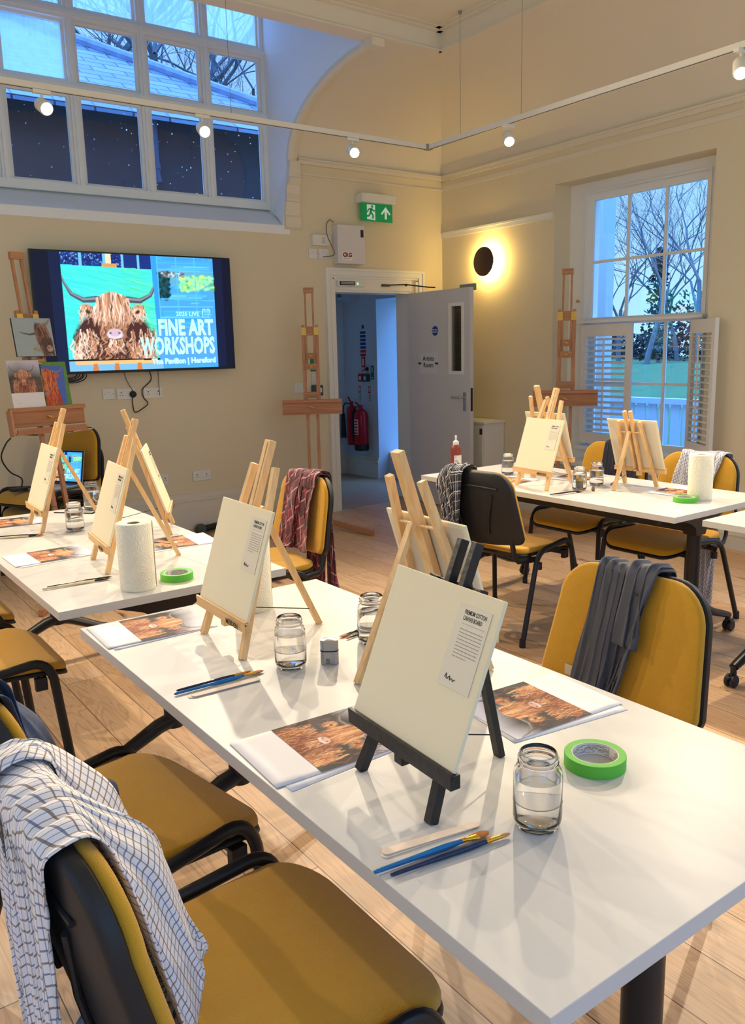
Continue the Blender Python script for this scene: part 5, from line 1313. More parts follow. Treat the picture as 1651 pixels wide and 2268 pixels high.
# break-glass and green notice behind the tall easel
a, b = onY(696, 785, YW), onY(708, 822, YW)
o = MB().box((a.x - .045, YW - .004, b.z), (b.x - .005, YW, a.z)).build('exit_notice', mat('notice_green', srgb(0, 128, 92), .4)); tag(o, 'narrow green notice on wall left of the door frame', 'sign')
MB().box((b.x - .045, YW - .005, b.z + .015), (b.x - .02, YW - .004, b.z + .03)).build('notice_print', EW, o)
tag(MB().box((a.x - .04, YW - .012, 1.2), (a.x + .045, YW, 1.30), c=.003).build('keypad_plate', mat('plate_clear', srgb(214, 214, 210), .3)), 'pale plate between green notice and dark call point', 'wall plate')
o = MB().box((a.x - .045, YW - .05, 1.10), (a.x + .055, YW, 1.195), c=.006).build('call_point', mat('call_teal', srgb(46, 84, 92), .35)); tag(o, 'dark teal break glass call point left of the door', 'call point')
MB().box((a.x + .0, YW - .052, 1.13), (a.x + .04, YW - .05, 1.17)).build('call_point_panel', PLASTIC, o)

# ------------------------------------------------------------------ round wall lamp
p = onX(1086, 580, XW)
wl = empty('wall_lamp', (XW, p.y, p.z)); tag(wl, 'round dark brown disc wall lamp with glowing halo', 'wall lamp')
RY = Matrix.Rotation(-PI / 2, 4, 'Y')
MB().lathe([(0, .075), (.125, .075), (.131, .080), (.131, .088), (.122, .094), (0, .098)], 48, RY).build('lamp_disc', mat('bronze_disc', srgb(70, 48, 36), .45), wl, smooth=True, ang=40)
MB().lathe([(.06, 0), (.06, .074), (0, .074)], 32, RY).build('lamp_base', PLASTIC, wl, smooth=True)
MB().lathe([(.085, .045), (.112, .045), (.112, .070), (.085, .070)], 40, RY, loop=True).build('glow_ring', mat('halo_led', srgb(255, 226, 150), .5, emis=srgb(255, 214, 120), es=110), wl, smooth=True)

# ------------------------------------------------------------------ lighting track with spot heads
tk = empty('lighting_track', (bx - .14, 5.22, 3.0)); tag(tk, 'white suspended lighting track turning the corner of the room', 'lighting track')
TX = 4.37 - (bx - .14)
TRK = mat('track_white', srgb(232, 228, 216), .4)
MB().box((-7, -.017, 0), (TX + .017, .017, .032)).build('track_rail', TRK, tk); MB().box((TX - .017, -7.5, 0), (TX + .017, -.017, .032)).build('track_rail', TRK, tk)
MB().box((-7, -.004, -.001), (TX - .02, .004, .0005)).box((TX - .004, -7.5, -.001), (TX + .004, -.03, .0005)).build('track_slot', INK, tk)
MB().box((TX - .03, -.03, -.004), (TX + .025, .02, .036), c=.003).build('corner_joint', mat('joint_grey', srgb(150, 146, 136), .4), tk)
for x, y in ((TX, -.37), (TX, -.98), (TX, -3.2), (-1.67, 0), (-4, 0)): MB().tube([(x, y, .03), (x, y, ZT - 3.0)], .0016, 6).lathe([(.012, ZT - 3.02), (.012, ZT - 3.0)], 12, Matrix.Translation((x, y, 0))).build('hanging_wire', mat('wire_grey', srgb(140, 134, 122), .4), tk)
LENS = mat('lamp_lens', (1, .9, .65, 1), .3, emis=srgb(255, 224, 150), es=60)
HEAD = mat('lamp_white', srgb(236, 232, 222), .4)
def make_head(): 
    t = empty('track_spotlight')
    MB().box((-.05, -.016, -.022), (.05, .016, -.001), c=.003).tube([(0, 0, -.02), (0, 0, -.055)], .007, 10).build('track_adapter', HEAD, t)
    h = MB().lathe([(0, .045), (.03, .045), (.038, .03), (.040, -.055), (.036, -.066), (.033, -.066), (.034, -.05), (0, -.05)], 32).build('lamp_head', HEAD, t, smooth=True, ang=40); h.location = (0, 0, -.085)
    MB().lathe([(.030, -.0595), (.022, -.066), (0, -.068)], 28).build('lamp_lens', LENS, h, smooth=True)
    return tag(t, None, 'spotlight', 'white track spotlights')
hd = make_head(); first_h = True
def spot(x, y, aim, label, power=90):
    global first_h
    t = hd if first_h else dup(hd); first_h = False
    t.location = (x, y, 3.0); t['label'] = label
    h = [c for c in kids(t) if c.name.startswith('lamp_head')][0]
    d = (Vector(aim) - Vector((x, y, 2.915))).normalized(); q = d.to_track_quat('-Z', 'Y'); h.rotation_euler = q.to_euler()
    L = bpy.data.lights.new('spot', 'SPOT'); L.energy = power; L.color = (1, .83, .60); L.spot_size = math.radians(130); L.spot_blend = .9; L.shadow_soft_size = .03
    lo = bpy.data.objects.new('spot_beam', L); COL.objects.link(lo); lo.location = Vector((x, y, 2.915)) + d * .075; lo.rotation_euler = q.to_euler()
    lo.parent = None
PW = 188
spot(1.50, 5.22, (1.9, .8, .7), 'leftmost track spotlight in front of the tall window', PW)
spot(2.49, 5.22, (1.6, 1.2, .7), 'second track spotlight from left in front of tall window', PW)
spot(3.66, 5.22, (2.2, 1.4, .9), 'track spotlight above the exit sign near room corner', PW)
spot(4.37, 4.36, (2.8, 2.2, .7), 'track spotlight on the right run nearest the corner', PW)
spot(4.37, 2.66, (2.6, 1.4, .7), 'track spotlight at far right edge of the picture', PW)

for x, y, a_, l_ in ((.1, 5.22, (.6, 1.5, .6), 'added unseen track spotlight left of view over the left table'), (-1.3, 5.22, (.4, 2, .6), 'added unseen track spotlight farthest left on the track run'), (4.37, .9, (1.6, 1.6, .7), 'added unseen track spotlight right of view over table edge')): spot(x, y, a_, l_, PW)  # out-of-view heads added as warm fill for the foreground
# ------------------------------------------------------------------ white boxed-in cabinet behind the door
q = onX(1106, 932, 5.30)
t = empty('corner_cabinet', (5.45, 5.9, 0)); tag(t, 'low white boxed cabinet in the corner behind open door', 'cabinet')
MB().box((-.10, -.28, 0), (.155, .42, .80)).build('cabinet_body', TRIM, t); MB().box((-.12, -.30, .80), (.155, .44, .822), c=.003).build('cabinet_top', TRIM, t)
MB().box((-.112, -.27, .03), (-.10, .40, .78), c=.002).build('door', TRIM, t)
MB().box((-.118, -.268, .70), (-.112, -.235, .755)).build('hinge', mat('hinge_dark', srgb(60, 52, 48), .5), t)
# radiator valve under the window and the radiator itself
t = empty('radiator', (5.52, 4.25, 0)); tag(t, 'low white radiator under the sash window behind chairs', 'radiator')
mb = MB()
for i in range(16): mb.box((-.03, -.62 + i * .078, .12), (.03, -.62 + i * .078 + .05, .44), c=.012)
mb.build('radiator_column', TRIM, t)
vp = onY(1270, 1035, 4.93); v = MB().tube([(0, 0, .0), (0, 0, .26)], .010, 10).lathe([(.016, .16), (.019, .18), (.019, .21), (.012, .22)], 16).build('radiator_valve', CHROME, smooth=True); v.location = (5.50, 4.93, 0); v.scale = (1, 1, 1.75); tag(v, 'chrome radiator valve with dark knob beside tall right easel', 'valve')
MB().lathe([(.012, .262), (.03, .266), (.032, .276), (.02, .285), (0, .287)], 20).build('valve_knob', BLACKP, v, smooth=True)

# ------------------------------------------------------------------ studio easels
def make_studio(lean=.12, topz=2.03, mastz=1.72, trayz=1.03, wall_trough=False):
    t = empty('studio_easel')
    def F(x, z, o=0.): return Vector((x, lean * z + o, z))
    for a in (-45, 45, 180):
        r = math.radians(a); L = .66 if a != 180 else .30; d = Vector((math.sin(r), -math.cos(r), 0))
        if lean > .14 and a == 180: L = .34
        MB().bar(d * .02 + Vector((0, 0, .075)), d * L + Vector((0, 0, .022)), .032, .042, up=(0, 0, 1), c=.003).build('foot', BEECHX, t)
    MB().box((-.07, -.05, .03), (.07, .07, .12), c=.004).build('base_block', BEECHX, t)
    for s in (-1, 1): MB().bar(F(s * .043, .09), F(s * .043, trayz), .026, .030, up=(0, 1, 0), c=.002).build('lower_upright', BEECH, t)
    for s in (-1, 1):
        u = MB().bar(F(s * .060, trayz - .05), F(s * .060, mastz), .026, .034, up=(0, 1, 0), c=.002).bar(F(s * .0425, trayz + .05, -.004), F(s * .0425, mastz - .03, -.004), .007, .012, up=(0, 1, 0)).build('mast_upright', BEECH, t)
        pz = MB().bar(F(s * .053, mastz - .085, -.0185), F(s * .053, mastz - .02, -.0185), .040, .003, up=(0, 1, 0)).build('brass_plate', BRASS, u)
    MB().bar(F(-.075, trayz + .10, 0), F(.075, trayz + .10, 0), .052, .036, up=(0, 1, 0), c=.003).build('mast_foot_block', BEECHX, t)
    MB().bar(F(-.045, mastz - .05, .004), F(.045, mastz - .05, .004), .075, .02, up=(0, 1, 0)).build('mast_bridge', BEECHX, t)
    for s in (-1, 1): MB().bar(F(s * .032, trayz + .36, -.004), F(s * .032, topz), .016, .022, up=(0, 1, 0), c=.001).build('slider', BEECH, t)
    MB().bar(F(-.045, topz - .02, -.006), F(.045, topz - .02, -.006), .045, .034, up=(0, 1, 0), c=.002).build('slider_cap', BEECHX, t)
    for z, w in ((trayz + .34, .075), (trayz + .43, .055)):
        b = MB().bar(F(-w / 2 - .01, z, -.03), F(w / 2 + .01, z, -.03), .052, .030, up=(0, 1, 0), c=.002).build('canvas_clamp', BEECHX, t)
        MB().tube([F(0, z, -.045), F(0, z, -.068)], .007, 10).tube([F(-.018, z + .004, -.066), F(.018, z - .004, -.066)], .0045, 8).build('wing_bolt', BRASS, b, smooth=True)
    b = MB().bar(F(-.255, trayz - .0, -.045), F(.255, trayz - .0, -.045), .125, .020, up=(0, 1, 0), c=.002).bar(F(-.255, trayz + .052, -.066), F(.255, trayz + .052, -.066), .026, .040, up=(0, 1, 0), c=.002)
    if wall_trough: b.bar(F(-.235, trayz - .085, -.085), F(.235, trayz - .085, -.085), .034, .012, up=(0, 1, 0)).bar(F(-.245, trayz - .10, -.065), F(.245, trayz - .10, -.065), .010, .05, up=(0, 1, 0)).bar(F(-.255, trayz - .11, -.06), F(-.255, trayz + .05, -.06), .06, .014, up=(1, 0, 0))
    else: b.bar(F(-.255, trayz - .058, -.058), F(.255, trayz - .058, -.058), .010, .028, up=(0, 1, 0))
    b = b.build('canvas_tray', BEECHX, t)
    MB().tube([F(0, trayz, -.055), F(0, trayz, -.085)], .008, 10).tube([F(-.022, trayz + .008, -.082), F(.022, trayz - .008, -.082)], .005, 8).build('wing_bolt', BRASS, b, smooth=True)
    return tag(t, None, 'easel', 'tall beech studio easels')
e1 = make_studio(); place(e1, (3.74, 6.03, 0), math.radians(-32.7), 'tall beech studio easel standing left of the doorway')
e2 = dup(e1); place(e2, (5.26, 4.58, 0), math.radians(-49.5), 'tall beech studio easel before the right window reveal')
e2.scale = (1.02, 1.02, 1.04)
LE = (1.50, 5.50, 0); LR = math.radians(12); LK = .17
e3 = make_studio(lean=LK, topz=2.17, mastz=1.80, trayz=1.125, wall_trough=True); place(e3, LE, LR, 'beech studio easel holding three cow pictures beside television')
def on_e3(x, z, o): 
    v = Matrix.Rotation(LR, 4, 'Z') @ Vector((x, LK * z + o, z)); return Vector(LE) + v
def lean_rot(extra=0.): return (Matrix.Rotation(LR, 4, 'Z') @ Matrix.Rotation(PI / 2 - math.atan(LK), 4, 'X') @ Matrix.Rotation(extra, 4, 'Z')).to_euler()
# pictures on it
R = random.Random(12)
pa_ = Pic(120, 106, C(166, 182, 188))
for i in range(200): x, y = R.random(), R.random(); pa_.line([(x, y), (x + .08, y + .02)], .008, .004, R.choice((C(160, 178, 184), C(174, 190, 196))), .5)
def side_cow(p, R, ang=-.5):
    fur, dark, light = C(120, 78, 66), C(70, 46, 44), C(176, 128, 108)
    p.line([(.58, .60), (.40, .57), (.25, .60), (.15, .64)], .035, .006, C(104, 98, 98)); p.line([(.84, .82), (.92, .90), (.97, .98)], .05, .012, C(150, 140, 132))
    p.ell(.70, .60, .17, .30, fur, ang=.35, soft=.2); p.ell(.80, .30, .15, .24, fur, ang=.3, soft=.2)
    hair(p, R, 200, .55, .85, .45, .88, .38, [fur, dark, light, lerp(fur, light, .4)], w=.010, dx=.08)
    hair(p, R, 120, .68, .92, .18, .5, .3, [fur, dark, lerp(fur, dark, .5)], w=.012, dx=.04)
    p.ell(.87, .20, .09, .10, C(186, 158, 152), ang=.5, soft=.25); p.ell(.84, .22, .02, .03, dark, soft=.4); p.ell(.91, .25, .02, .03, dark, soft=.4); p.line([(.80, .10), (.9, .09), (.97, .14)], .01, .01, dark)
side_cow(pa_, R)
def canvas_pic(pic, w, h, x, z, o, rz, label, name='cow_painting', cat='painting', edge=None, th=.016):
    pos = on_e3(x, z, o); t = MB().box((0, 0, -th), (w, h, -.0004)).build(name, edge or mat('canvas_edge_dark', srgb(30, 30, 36), .6)); t.location = pos; t.rotation_euler = lean_rot(rz)
    tag(t, label, cat); grid_pic('painted_face', pic, w, h, t, (0, 0, 0), (0, 0, 0), PAINTM); return t
canvas_pic(pa_, .26, .245, -.135, 1.51, -.06, .0, 'painting of a cow tilting its head on grey blue ground')
cn = Pic(110, 150, (1, 1, 1)); cn.a[:] = np.array(C(236, 234, 238)); cn.a[47:, :, :] = pr.a[(np.arange(103) * 142 // 103), :, :][:, (np.arange(110) * 150 // 110), :]
cn.line([(.15, .1), (.28, .1)], .003, .003, C(190, 186, 190))
canvas_pic(cn, .212, .30, -.225, 1.19, -.075, 0, 'printed photo of a cow facing forward on left of easel tray', 'reference_print', 'printed photo', PAPER, .002)
R = random.Random(31); gp = Pic(90, 130, C(92, 150, 62))
for i in range(200): x, y = R.random(), R.random(); gp.ell(x, y, .03, .02, R.choice((C(78, 140, 50), C(110, 168, 70), C(96, 130, 66))), soft=.6, al=.7)
gp.poly([(-.01, .06), (.80, .04), (.84, .30), (.86, .60), (.90, .84), (.75, .90), (-.01, .92)], C(78, 108, 206))
gp.ell(.20, .45, .34, .42, C(196, 78, 44), soft=.1); gp.poly([(0, .05), (.62, .05), (.58, .3), (.5, .5), (0, .5)], C(190, 66, 34)); gp.ell(.56, .68, .12, .06, C(206, 92, 70), soft=.2)
gp.line([(.40, .78), (.6, .76), (.76, .80), (.84, .90)], .03, .008, C(130, 134, 146)); hair(gp, R, 160, .0, .5, .3, .85, .4, [C(214, 96, 52), C(150, 46, 30), C(236, 150, 90), C(176, 60, 40)], w=.010)
hair(gp, R, 80, .0, .58, .1, .35, .25, [C(220, 90, 40), C(150, 46, 30)], w=.012); gp.ell(.1, .28, .09, .06, C(176, 130, 150), soft=.3)
canvas_pic(gp, .175, .285, .005, 1.19, -.055, 0, 'painting of an orange cow on bright blue with green border', edge=mat('canvas_edge_green', srgb(92, 150, 62), .6), th=.010)
for i, (x0, L, m_) in enumerate(((.10, .20, CHROME), (-.10, .26, BLK), (.14, .16, TIPW))):
    P0, P1 = on_e3(x0, 1.010 + .002 * i, -.068 - .006 * i), on_e3(x0 + L * (1 if i != 1 else -.4) * .9, 1.02 + .002 * i, -.068 - .006 * i)
    tag(MB().tube([P0, P1], .0035, 8).build('paint_brush', m_, smooth=True), ('silver palette knife handle jutting from the easel tray', 'dark brush lying in trough of the easel tray', 'pale handled brush lying in trough of the easel tray')[i], 'paintbrush')

# ------------------------------------------------------------------ laptop on the stacked chairs
sr = math.radians(199); sb = Vector((1.545, 5.93, 0))
lp = empty('laptop', (sb.x + math.cos(sr) * .03, sb.y + math.sin(sr) * .03, .612), math.radians(-59)); tag(lp, 'open laptop showing the television picture on stacked chairs', 'laptop')
LAPG = mat('laptop_silver', srgb(176, 178, 182), .35, .6)
MB().box((-.17, -.13, 0), (.17, .12, .014), c=.003).build('laptop_base', LAPG, lp); MB().box((-.15, -.01, .0141), (.15, .10, .0146)).build('keyboard', BLK, lp)
lid = empty('laptop_lid', (0, .12, .012), rot=(math.radians(-12), 0, 0)); lid.parent = lp
MB().box((-.17, 0, 0), (.17, .007, .235), c=.002).build('lid_shell', LAPG, lid); MB().box((-.168, -.0012, .002), (.168, .0002, .233)).build('lid_bezel', BLK, lid)
small = Pic(160, 100); small.a = sc.a[(np.arange(100) * 192 // 100), :, :][:, (44 + np.arange(160) * 264 // 160), :]
grid_pic('screen_picture', small, .312, .206, lid, (-.156, -.0022, .016), (PI / 2, 0, 0), SCREENM)
for s, x, z, c_ in (('FINE ART', .145, .075, .032), ('WORKSHOPS', .150, .034, .034)): text('screen_words', s, c_ / .7, LITW, lid, (x, -.0032, z), (PI / 2, 0, 0), 'RIGHT', sx=.6, bold=.001)
v = Vector((lp.location.x - .20, lp.location.y - .02, .58))
tag(MB().box((-.075, -.03, 0), (.075, .03, .02), c=.004).build('black_adapter', BLACKP, loc=(lp.location.x - .19, lp.location.y + .02, .613), rot=(0, 0, .3)), 'black adapter lying on stacked chair left of the laptop', 'adapter')
c0 = on_e3(-.25, 1.0, 0.)
tag(MB().tube(smooth_path([c0, onY(12, 985, 5.75), onY(3, 1015, 5.8), onY(22, 1045, 5.9), onY(48, 1060, 5.95), (lp.location.x - .19, lp.location.y + .02, .63)]), .005, 8).build('cable', CAB, smooth=True), 'black cable arcing from easel tray down to the laptop', 'cable')
mt = empty('microphone', tuple(onZ(445, 1172, .045)), math.radians(20)); tag(mt, 'dark microphone shape with grey mesh head on floor by skirting', 'microphone')
MB().tube([(.0, 0, 0), (.26, -.02, -.005)], [.026, .032], 14).build('handle', BLACKP, mt, smooth=True)
MB().lathe([(0, -.045), (.03, -.04), (.045, -.02), (.048, 0), (.045, .02), (.03, .03)], 20, Matrix.Rotation(PI / 2, 4, 'Y')).build('mesh_head', mat('mesh_grey', srgb(96, 100, 92), .6, .3, bump=(300, .6)), mt, smooth=True)
tag(MB().tube([onZ(205, 1137, TZ + .003), onZ(120, 1135, TZ + .003)], .0028, 6).tube([onZ(205, 1137, TZ + .003), onZ(212, 1133, TZ + .003)], .004, 6).build('black_pencil', BLK), 'thin black pencil along far edge of the left table', 'pencil')

# ------------------------------------------------------------------ hall: extinguishers, signs, second panel
RED = mat('extinguisher_red', srgb(176, 18, 34), .25)
HX = 5.75
fe = MB().lathe([(0, 0), (.07, .0), (.083, .01), (.083, .40), (.076, .44), (.05, .475), (.025, .49), (.02, .51), (0, .51)], 32).build('fire_extinguisher', RED, smooth=True, ang=60); fe.location = (HX - .10, 8.03, .33); tag(fe, 'large red fire extinguisher with black base on hall wall', 'fire extinguisher', 'hall fire extinguishers')
MB().lathe([(0, -.002), (.074, -.002), (.0855, .008), (.0855, .075), (.084, .076)], 32).build('base_cup', BLACKP, fe, smooth=True)
MB().box((-.02, -.012, .51), (.02, .012, .535)).bar((-.02, 0, .53), (-.09, -.02, .575), .02, .008).bar((-.02, 0, .52), (-.09, -.02, .515), .02, .008).build('valve_lever', RED, fe)
MB().tube([(-.0, .02, .52), (-.03, .07, .51), (-.05, .105, .44), (-.055, .10, .30), (-.06, .085, .16)], .011, 10).build('hose', BLACKP, fe, smooth=True)
mb = MB(); vs = []
for i in range(9): a_ = PI + math.radians(-40) + math.radians(70) * i / 8; vs += [(.0838 * math.cos(a_), .0838 * math.sin(a_), .19), (.0838 * math.cos(a_), .0838 * math.sin(a_), .37)]
mb.add(vs, [(2 * i, 2 * i + 2, 2 * i + 3, 2 * i + 1) for i in range(8)]); fl = mb.build('instruction_label', mat('label_pale', srgb(216, 190, 196), .5), fe, smooth=True)
mb = MB()
for k in range(5):
    vs = []
    for i in range(7): a_ = PI + math.radians(-34) + math.radians(56) * i / 6; vs += [(.0842 * math.cos(a_), .0842 * math.sin(a_), .20 + k * .034), (.0842 * math.cos(a_), .0842 * math.sin(a_), .218 + k * .034)]
    mb.add(vs, [(2 * i, 2 * i + 2, 2 * i + 3, 2 * i + 1) for i in range(6)])
mb.build('label_print', RED, fl)
f2 = MB().lathe([(0, 0), (.05, 0), (.057, .008), (.057, .40), (.048, .45), (.02, .475), (.018, .49), (0, .49)], 28).build('fire_extinguisher', RED, smooth=True, ang=60); f2.location = (HX - .09, 8.235, .38); tag(f2, 'slim red fire extinguisher with black horn on hall wall', 'fire extinguisher', 'hall fire extinguishers')
MB().tube([(-.01, .02, .49), (-.03, .09, .50), (-.035, .12, .46), (-.04, .125, .38)], .007, 8).lathe([(.018, .38), (.022, .34), (.034, .10), (.036, .08), (0, .08)], 16, Matrix.Translation((-.04, .125, 0))).build('discharge_horn', BLACKP, f2, smooth=True)
MB().box((-.018, -.012, .49), (.018, .012, .52)).bar((-.015, 0, .52), (-.06, -.02, .575), .018, .008).build('valve_lever', RED, f2)
def wx(y0, y1, z0, z1, m_, name, label, cat='sign', parent=None, o_=.004, base=HX):
    o = MB().box((base - o_, y0, z0), (base + .001 if parent is None else base - o_ + .0015, y1, z1)).build(name, m_, parent)
    if parent is None: tag(o, label, cat)
    return o
SB, SR, SG, SW = mat('sign_blue', srgb(24, 72, 160), .4), mat('sign_red', srgb(190, 30, 40), .4), mat('sign_green', srgb(0, 120, 84), .4), mat('sign_white', srgb(240, 240, 240), .5)
o = wx(8.045 - .02, 8.045 + .10, 1.42, 1.73, SW, 'fire_action_notice', 'tall blue and red fire action notice in the hall')
for i in range(7): wx(8.03, 8.14, 1.685 - i * .043, 1.715 - i * .043, SB if i < 5 else SR, 'notice_line', '', parent=o, o_=.006)
MB().lathe([(.022, 0), (.022, .004), (0, .004)], 20, Matrix.Translation((HX - .0002, 8.085, 1.765)) @ Matrix.Rotation(-PI / 2, 4, 'Y')).build('notice_roundel', SB, o)
o = wx(8.055, 8.125, 1.26, 1.42, SR, 'extinguisher_notice', 'red fire alarm notice above the two call points in hall'); wx(8.07, 8.11, 1.27, 1.30, SW, 'notice_print', '', parent=o, o_=.006); wx(8.075, 8.105, 1.32, 1.40, SW, 'notice_symbol', '', parent=o, o_=.006)
o = wx(7.98, 8.035, 1.225, 1.33, mat('sounder_plate', srgb(186, 196, 200), .4), 'door_release_plate', 'small pale plate with black round button in hall', 'button'); MB().lathe([(.022, 0), (.020, .015), (0, .016)], 16, Matrix.Translation((HX - .004, 8.007, 1.28)) @ Matrix.Rotation(-PI / 2, 4, 'Y')).build('push_button', BLK, o)
o = wx(8.06, 8.14, 1.135, 1.225, SR, 'call_point', 'red fire alarm call point in the hall', 'call point', o_=.05); wx(8.08, 8.12, 1.155, 1.195, SW, 'call_point_panel', '', parent=o, o_=.052)
o = wx(7.965, 8.045, 1.135, 1.225, mat('call_teal', srgb(46, 84, 92), .35), 'call_point', 'dark green door release call point in the hall', 'call point', o_=.05); wx(7.985, 8.025, 1.155, 1.195, SW, 'call_point_panel', '', parent=o, o_=.052)
o = wx(7.885, 7.945, 1.16, 1.32, SG, 'exit_notice', 'upright green notice beside the hall call points'); wx(7.905, 7.925, 1.24, 1.30, SW, 'notice_symbol', '', parent=o, o_=.006); wx(7.895, 7.935, 1.175, 1.185, SW, 'notice_print', '', parent=o, o_=.006)
for y, lab in ((8.155, 'narrow extinguisher label strip in hall, left one'), (7.955, 'narrow extinguisher label strip in hall, right one')):
    o = wx(y, y + .05, .90, 1.08, mat('sign_ivory', srgb(206, 210, 200), .5), 'extinguisher_label', lab); wx(y + .003, y + .047, 1.0, 1.078, SR, 'label_band', '', parent=o, o_=.006); wx(y + .012, y + .035, 1.015, 1.065, SW, 'label_symbol', '', parent=o, o_=.0075)
    for k in range(4): wx(y + .006, y + .022, .91 + k * .022, .922 + k * .022, SG, 'label_mark', '', parent=o, o_=.006)
cb = MB().box((HX - .12, 8.14, 2.06), (HX, 8.45, 2.4), c=.005).build('alarm_panel', mat('panel_blue', srgb(200, 210, 226), .4)); tag(cb, 'pale CRG panel high on the hall wall beyond door', 'alarm panel')
text('label_words', 'CRG', .06, INK, MB().box((HX - .122, 8.34, 2.09), (HX - .12, 8.43, 2.16)).build('maker_label', SW, cb), (HX - .1225, 8.425, 2.115), (PI / 2, 0, -PI / 2), bold=.002, sx=.7)
skirt('baseboard_hall', [((2.5, 8.5, 0), (5.75, 8.5, 0), (0, -1, 0), .25), ((5.75, 7.82, 0), (5.75, 8.5, 0), (-1, 0, 0), .25)])
# ------------------------------------------------------------------ shirts: cloth relaxed over the chair backs
def plaid(name, base, bands, rough=.85, var=None):
    """bands = [(axis, period, phase, width fraction, colour, strength)] in metres of cloth"""
    m = bpy.data.materials.new(name); m.use_nodes = True; nt = m.node_tree; b = nt.nodes['Principled BSDF']; L = nt.links.new; N = nt.nodes.new
    uv = N('ShaderNodeUVMap'); sp = N('ShaderNodeSeparateXYZ'); L(uv.outputs[0], sp.inputs[0])
    cur = None
    rgb = N('ShaderNodeRGB'); rgb.outputs[0].default_value = base; cur = rgb.outputs[0]
    for ax, per, ph, w, col, st in bands:
        d = N('ShaderNodeMath'); d.operation = 'MULTIPLY_ADD'; d.inputs[1].default_value = 1 / per; d.inputs[2].default_value = ph; L(sp.outputs[ax], d.inputs[0])
        f = N('ShaderNodeMath'); f.operation = 'FRACT'; L(d.outputs[0], f.inputs[0])
        s = N('ShaderNodeMath'); s.operation = 'SUBTRACT'; s.inputs[1].default_value = .5; L(f.outputs[0], s.inputs[0])
        a = N('ShaderNodeMath'); a.operation = 'ABSOLUTE'; L(s.outputs[0], a.inputs[0])
        l = N('ShaderNodeMath'); l.operation = 'LESS_THAN'; l.inputs[1].default_value = w / 2; L(a.outputs[0], l.inputs[0])
        k = N('ShaderNodeMath'); k.operation = 'MULTIPLY'; k.inputs[1].default_value = st; L(l.outputs[0], k.inputs[0])
        mx = N('ShaderNodeMix'); mx.data_type = 'RGBA'; mx.inputs[7].default_value = col; L(k.outputs[0], mx.inputs[0]); L(cur, mx.inputs[6]); cur = mx.outputs[2]
    L(cur, b.inputs['Base Color']); b.inputs['Roughness'].default_value = rough; b.inputs['Sheen Weight'].default_value = .15
    tc = N('ShaderNodeTexCoord'); n = N('ShaderNodeTexNoise'); n.inputs['Scale'].default_value = 22; n.inputs['Detail'].default_value = 4; bp = N('ShaderNodeBump'); bp.inputs['Strength'].default_value = .35; bp.inputs['Distance'].default_value = .006
    L(tc.outputs['Object'], n.inputs['Vector']); L(n.outputs[0], bp.inputs['Height']); L(bp.outputs[0], b.inputs['Normal'])
    return m
BR_, BLU = srgb(128, 104, 78), srgb(92, 100, 132)
M_GING = plaid('gingham_check', srgb(232, 230, 232), [(0, .034, .0, .08, srgb(150, 118, 84), .85), (0, .034, .5, .07, srgb(120, 122, 150), .8), (1, .022, .2, .10, srgb(118, 98, 84), .85), (1, .022, .7, .09, srgb(90, 96, 126), .8)])
M_BLUE = plaid('blue_linen', srgb(44, 66, 104), [(0, .012, 0, .14, srgb(30, 44, 76), .5), (1, .012, 0, .14, srgb(30, 44, 76), .5)])
M_SLATE = plaid('slate_cotton', srgb(66, 70, 84), [(0, .2, 0, .01, srgb(50, 54, 66), .5)], .75)
M_MAR = plaid('maroon_tartan', srgb(116, 40, 54), [(0, .11, .1, .34, srgb(64, 34, 44), .75), (1, .11, .3, .34, srgb(60, 32, 42), .75), (0, .11, .5, .06, srgb(206, 170, 170), .7), (1, .11, .75, .06, srgb(206, 170, 170), .7), (0, .11, .85, .04, srgb(186, 90, 100), .7), (1, .11, .1, .04, srgb(186, 90, 100), .7)])
M_BW = plaid('monochrome_tartan', srgb(26, 28, 40), [(0, .072, .0, .16, srgb(86, 88, 100), .55), (1, .072, .0, .16, srgb(86, 88, 100), .55), (0, .072, .3, .05, srgb(232, 228, 224), .9), (1, .072, .3, .05, srgb(232, 228, 224), .9), (0, .072, .42, .03, srgb(200, 198, 200), .8), (1, .072, .42, .03, srgb(200, 198, 200), .8), (0, .072, .8, .05, srgb(190, 190, 196), .8), (1, .072, .8, .05, srgb(190, 190, 196), .8)])
M_NAVY = plaid('navy_knit', srgb(26, 30, 52), [(0, .01, 0, .3, srgb(20, 22, 42), .6)])
M_FINE = plaid('fine_check', srgb(206, 206, 220), [(0, .016, 0, .12, srgb(48, 52, 84), .9), (1, .016, 0, .12, srgb(48, 52, 84), .9)])

def chair_sdf(p):
    """p (n,3) in chair space; distance to backrest and seat"""
    lean = math.radians(10); bx_, bz_ = -.268, .525
    X = p[:, 0] - bx_; Z = p[:, 2] - bz_
    b = Z * math.cos(lean) - X * math.sin(lean); c = X * math.cos(lean) + Z * math.sin(lean)
    a = p[:, 1]; c = c - .0275 * (a / .26) ** 2 * 1.0 + .005
    qx = np.abs(a) - .245 + .09; qy = np.abs(b - .182) - .187 + .09
    d2 = np.hypot(np.maximum(qx, 0), np.maximum(qy, 0)) + np.minimum(np.maximum(qx, qy), 0) - .09
    dz = np.abs(c) - .035
    rr = .014
    d = np.hypot(np.maximum(d2 + rr, 0), np.maximum(dz + rr, 0)) + np.minimum(np.maximum(d2 + rr, dz + rr), 0) - rr
    sx = np.abs(p[:, 0] - .005) - .235; sy = np.abs(a) - .262; sz = np.abs(p[:, 2] - .452) - .036
    s = np.linalg.norm(np.maximum(np.stack([sx, sy, sz], 1), 0), axis=1) + np.minimum(np.maximum(np.maximum(sx, sy), sz), 0)
    return np.minimum(d, s)
